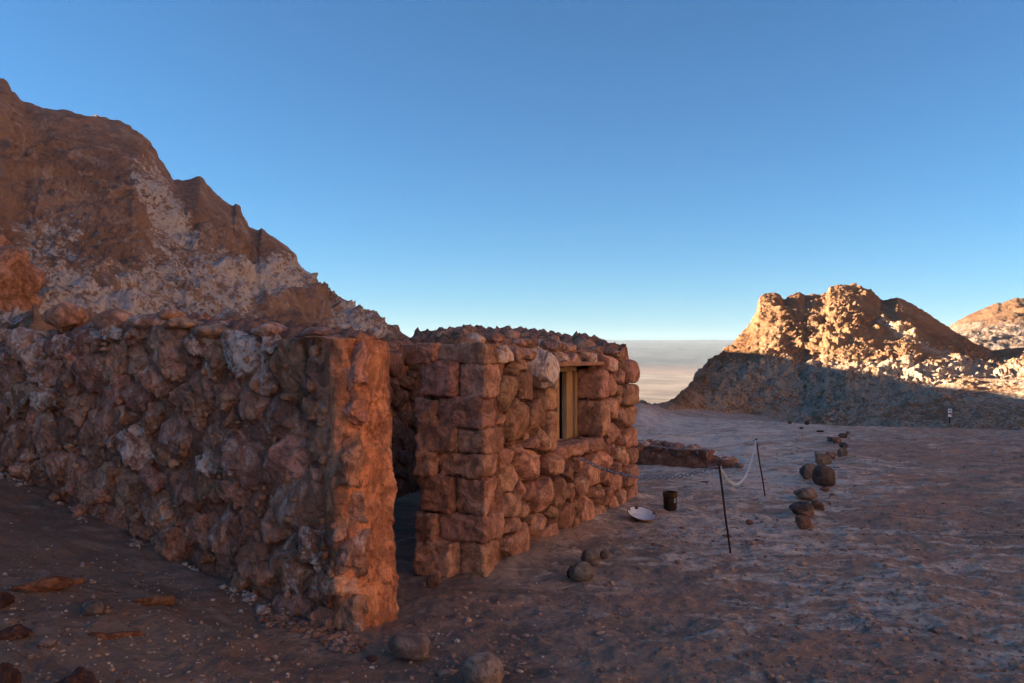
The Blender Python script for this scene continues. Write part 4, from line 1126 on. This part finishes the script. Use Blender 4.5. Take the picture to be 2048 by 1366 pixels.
def chain(a, b, sag, pitch, wire, name_mat, label):
    a, b = np.asarray(a), np.asarray(b)
    t = np.linspace(0, 1, 400)
    path = a + (b - a) * t[:, None]; path[:, 2] -= sag * 4 * t * (1 - t)
    seg = np.concatenate([[0], np.cumsum(np.linalg.norm(np.diff(path, axis=0), axis=1))])
    n = int(seg[-1] / pitch)
    Vs, Fs, off = [], [], 0
    an = np.linspace(0, 2 * math.pi, 12, endpoint=False)
    for i in range(n):
        s = (i + 0.5) * pitch
        c = np.array([np.interp(s, seg, path[:, k]) for k in range(3)])
        c2 = np.array([np.interp(s + pitch * 0.4, seg, path[:, k]) for k in range(3)])
        T = (c2 - c); T /= np.linalg.norm(T) + 1e-9
        S = np.cross(T, [0, 0, 1.0]); S /= np.linalg.norm(S) + 1e-9
        U = np.cross(S, T)
        W = S if i % 2 else U
        Q = np.cross(T, W)
        lx = np.sign(np.cos(an)) * np.abs(np.cos(an)) ** 0.8 * pitch * 0.66; ly = np.sin(an) * pitch * 0.36
        ring = c + T * lx[:, None] + W * ly[:, None]
        ro = (T * np.cos(an)[:, None] + W * np.sin(an)[:, None])
        b5 = np.linspace(0, 2 * math.pi, 5, endpoint=False)
        V = ring[:, None] + wire * (ro[:, None] * np.cos(b5)[None, :, None] + Q * np.sin(b5)[None, :, None])
        f = grid_faces(12, 5, True)
        last = np.stack([55 + np.arange(5), 55 + (np.arange(5) + 1) % 5, (np.arange(5) + 1) % 5, np.arange(5)], 1)
        Vs.append(V.reshape(-1, 3)); Fs.append(np.concatenate([f, last]) + off); off += 60
    mesh_obj('chain', np.concatenate(Vs), np.concatenate(Fs), name_mat, label=label, cat='chain', group='chains strung between the posts and the hut')
wall_pt = f_front(1.66, 0.70, 0.085)
chain(wall_pt, t1, 0.135, 0.034, 0.0045, 'galv', 'grey steel chain hanging from the front wall to the nearer post')
chain(t1, t2, 0.30, 0.030, 0.0038, 'rope', 'pale bluish chain drooping between the two posts')
far_pt = np.array([*(P0 + E * (FL + 0.02) - N_ * 0.1), 0.66])
chain(far_pt, t2, 0.10, 0.030, 0.0022, 'galv', 'thin grey chain from the hut corner to the farther post')

# ------------------------------------------------------------------ tin can and enamel basin
def lathe(profile, n=40):
    pr = np.array(profile); a = np.linspace(0, 2 * math.pi, n, endpoint=False)
    V = np.stack([pr[:, 0][:, None] * np.cos(a), pr[:, 0][:, None] * np.sin(a), np.repeat(pr[:, 1][:, None], n, 1)], -1).reshape(-1, 3)
    return V, grid_faces(len(pr), n, True)
def build_can():
    c = onground(1342, 1022)
    k = c[1] / FPX; r, h = 14.2 * k, 37 * k
    c = c + np.array([0, r, -0.004])
    root = empty('tin_can', c, 'dark rusty tin can standing on the salty ground', 'can')
    V, F = lathe([(0.001, 0.004), (r * 0.82, 0.003), (r * 0.84, 0.0), (r * 0.86, h * 0.06), (r * 0.92, h * 0.3), (r * 0.95, h * 0.8), (r * 0.965, h * 0.985), (r * 0.93, h * 0.98), (r * 0.90, h * 0.7), (r * 0.8, 0.012), (0.001, 0.012)])
    V = V + 0.005 * np.stack([fbm(V * 14, 1, 3), fbm(V * 14, 2, 3), 0 * V[:, 0]], 1)
    mesh_obj('body', V + c, F, 'can', root)
    a = np.linspace(0, 2 * math.pi, 49)
    z = h * (0.99 + 0.015 * np.sin(a * 2 + 1))
    rr = r * (1.0 + 0.02 * np.sin(a * 3))
    V, F = lathe([(r * 0.955, h * 0.80), (r * 1.03, h * 0.79), (r * 1.05, h * 0.83), (r * 1.03, h * 0.97), (r * 1.05, h * 1.0), (r * 1.0, h * 1.02), (r * 0.96, h * 0.99), (r * 0.955, h * 0.80)])
    V[:, 2] += 0.006 * fbm(V * 20, 5, 3) * (V[:, 2] > h * 0.9)
    mesh_obj('rim', V + c, F, 'canrim', root)
    aa = np.linspace(-1.22, -0.78, 9) ; rows = []
    for j in range(7):
        v = j / 6; wid = 0.35 + 0.65 * math.sin(math.pi * (0.15 + 0.75 * v))
        am = -1.0 + (aa + 1.0) * wid
        rows.append(np.stack([(r * 0.965) * np.cos(am), (r * 0.965) * np.sin(am), h * (0.47 + 0.26 * v) + 0 * am], 1))
    Vl = np.concatenate(rows)
    mesh_obj('label_scrap', Vl + c, grid_faces(7, 9), 'label', root)
build_can()
def build_basin():
    c = onground(1284, 1043)
    k = c[1] / FPX; r = 29 * k
    tx, ty = -0.36, 0.10                       # tipped towards the viewer
    root = empty('enamel_basin', c, 'chipped white enamel basin with rusty rim tipped on the ground by the hut', 'basin')
    def place(V):
        V = V.copy()
        ca, sa = math.cos(tx), math.sin(tx)
        y = V[:, 1] * ca + V[:, 2] * sa * -1; z = V[:, 1] * sa * -1 + V[:, 2] * ca
        # lean the far rim up
        y = V[:, 1] * math.cos(0.30) - V[:, 2] * math.sin(0.30); z = V[:, 1] * math.sin(0.30) + V[:, 2] * math.cos(0.30)
        x = V[:, 0] * math.cos(0.10) + z * math.sin(0.10); z = -V[:, 0] * math.sin(0.14) + z
        return np.stack([x, y, z], 1)
    h = r * 0.40
    Vi, Fi = lathe([(0.001, 0.008), (r * 0.55, 0.008), (r * 0.66, 0.02), (r * 0.88, h * 0.85), (r * 0.97, h)])
    Vo, Fo = lathe([(0.001, 0.0), (r * 0.56, 0.0), (r * 0.69, 0.016), (r * 0.915, h * 0.83), (r * 0.97, h - 0.004)])
    Vr, Fr = lathe([(r * 0.965, h - 0.006), (r * 1.02, h - 0.004), (r * 1.03, h + 0.002), (r * 1.0, h + 0.006), (r * 0.962, h + 0.003), (r * 0.965, h - 0.006)])
    ang = np.arctan2(Vr[:, 1], Vr[:, 0])
    parts = [place(V) for V in (Vi, Vo, Vr)]
    zmin = min(p[:, 2].min() for p in parts)
    off = c + np.array([0, r * 0.6, -zmin - 0.008])
    mesh_obj('inner_bowl', parts[0] + off, Fi, 'enamel', root)
    mesh_obj('outer_bowl', parts[1] + off, Fo[:, ::-1], 'enamelrust', root)
    mesh_obj('rim', parts[2] + off, Fr, 'enamelrust', root)
    # chips where the enamel has gone
    for i, (a, rr, s) in enumerate([(-1.9, 0.5, 0.012), (1.9, 0.93, 0.022), (2.7, 0.93, 0.016), (0.3, 0.92, 0.012)]):
        n = 9; aa = np.linspace(0, 2 * math.pi, n, endpoint=False)
        hz = 0.0105 if rr < 0.6 else float(np.interp(rr, [0.66, 0.88, 0.97], [0.02, h * 0.85, h])) + 0.003
        V = np.stack([r * rr * math.cos(a) + s * np.cos(aa) * (1 + 0.3 * np.sin(aa * 3)), r * rr * math.sin(a) + s * np.sin(aa), hz + 0 * aa], 1)
        if rr > 0.6:
            rad = np.hypot(V[:, 0], V[:, 1]); V[:, 2] = np.interp(rad, [r * 0.66, r * 0.88, r * 0.97], [0.02, h * 0.85, h]) + 0.003
        mesh_obj('chip', place(V) + off, [tuple(range(n))], 'rust', root)
build_basin()

# ------------------------------------------------------------------ small trail sign by the butte
def build_sign():
    Y = 32.0                                                     # on the toe of the spur
    c = np.array([(1899 - CX) / FPX * Y, Y, EYE + (HY - 842) / FPX * Y])
    zt = lambda py: EYE + (HY - py) / FPX * Y
    root = empty('trail_sign', c, 'small white two-panel trail sign on a dark post before the butte', 'sign')
    def bx(name, x0, x1, z0, z1, y0, y1, m):
        V = np.array([(x, y, z) for x in (x0, x1) for y in (y0, y1) for z in (z0, z1)])
        F = [(0, 1, 3, 2), (4, 6, 7, 5), (0, 4, 5, 1), (2, 3, 7, 6), (0, 2, 6, 4), (1, 5, 7, 3)]
        return mesh_obj(name, V, F, m, root, smooth=False)
    k = Y / FPX
    bx('post', c[0] - 1.1 * k, c[0] + 1.1 * k, c[2] - 0.5, zt(818), Y + 0.02, Y + 0.07, 'black')
    p1 = bx('panel', c[0] - 4.0 * k, c[0] + 3.6 * k, zt(825.5), zt(817), Y - 0.01, Y + 0.018, 'white')
    p2 = bx('panel', c[0] - 4.0 * k, c[0] + 3.0 * k, zt(833.5), zt(828), Y - 0.01, Y + 0.018, 'white')
    a = np.linspace(0, 2 * math.pi, 16, endpoint=False)
    V = np.stack([c[0] - 0.3 * k + 1.6 * k * np.cos(a), np.full(16, Y - 0.014), zt(821.3) + 1.6 * k * np.sin(a)], 1)
    mesh_obj('symbol', V, [tuple(range(16))], 'black', p1, smooth=False)
build_sign()

# ------------------------------------------------------------------ haze over the far plain
def build_haze():
    m = bpy.data.materials.new('thin desert haze'); m.use_nodes = True
    t = m.node_tree; t.nodes.clear()
    v = t.nodes.new('ShaderNodeVolumePrincipled'); o = t.nodes.new('ShaderNodeOutputMaterial')
    v.inputs['Color'].default_value = (0.58, 0.76, 0.95, 1)
    v.inputs['Density'].default_value = 0.00012
    v.inputs['Anisotropy'].default_value = 0.0
    t.links.new(v.outputs[0], o.inputs['Volume'])
    M['haze'] = m
    s = 3600.0; z0, z1 = -40.0, 92.0
    V = [(x, y, z) for x in (-s, s) for y in (-s, s) for z in (z0, z1)]
    F = [(0, 1, 3, 2), (4, 6, 7, 5), (0, 4, 5, 1), (2, 3, 7, 6), (0, 2, 6, 4), (1, 5, 7, 3)]
    mesh_obj('haze', V, F, 'haze', smooth=False, origin=(0, 0, 0), kind='stuff', label='thin pale haze over the far plain')
build_haze()
print('STONES', nst, 'TRIS', sum(sum(len(p.vertices) - 2 for p in o.data.polygons) for o in bpy.data.objects if o.type == 'MESH'))
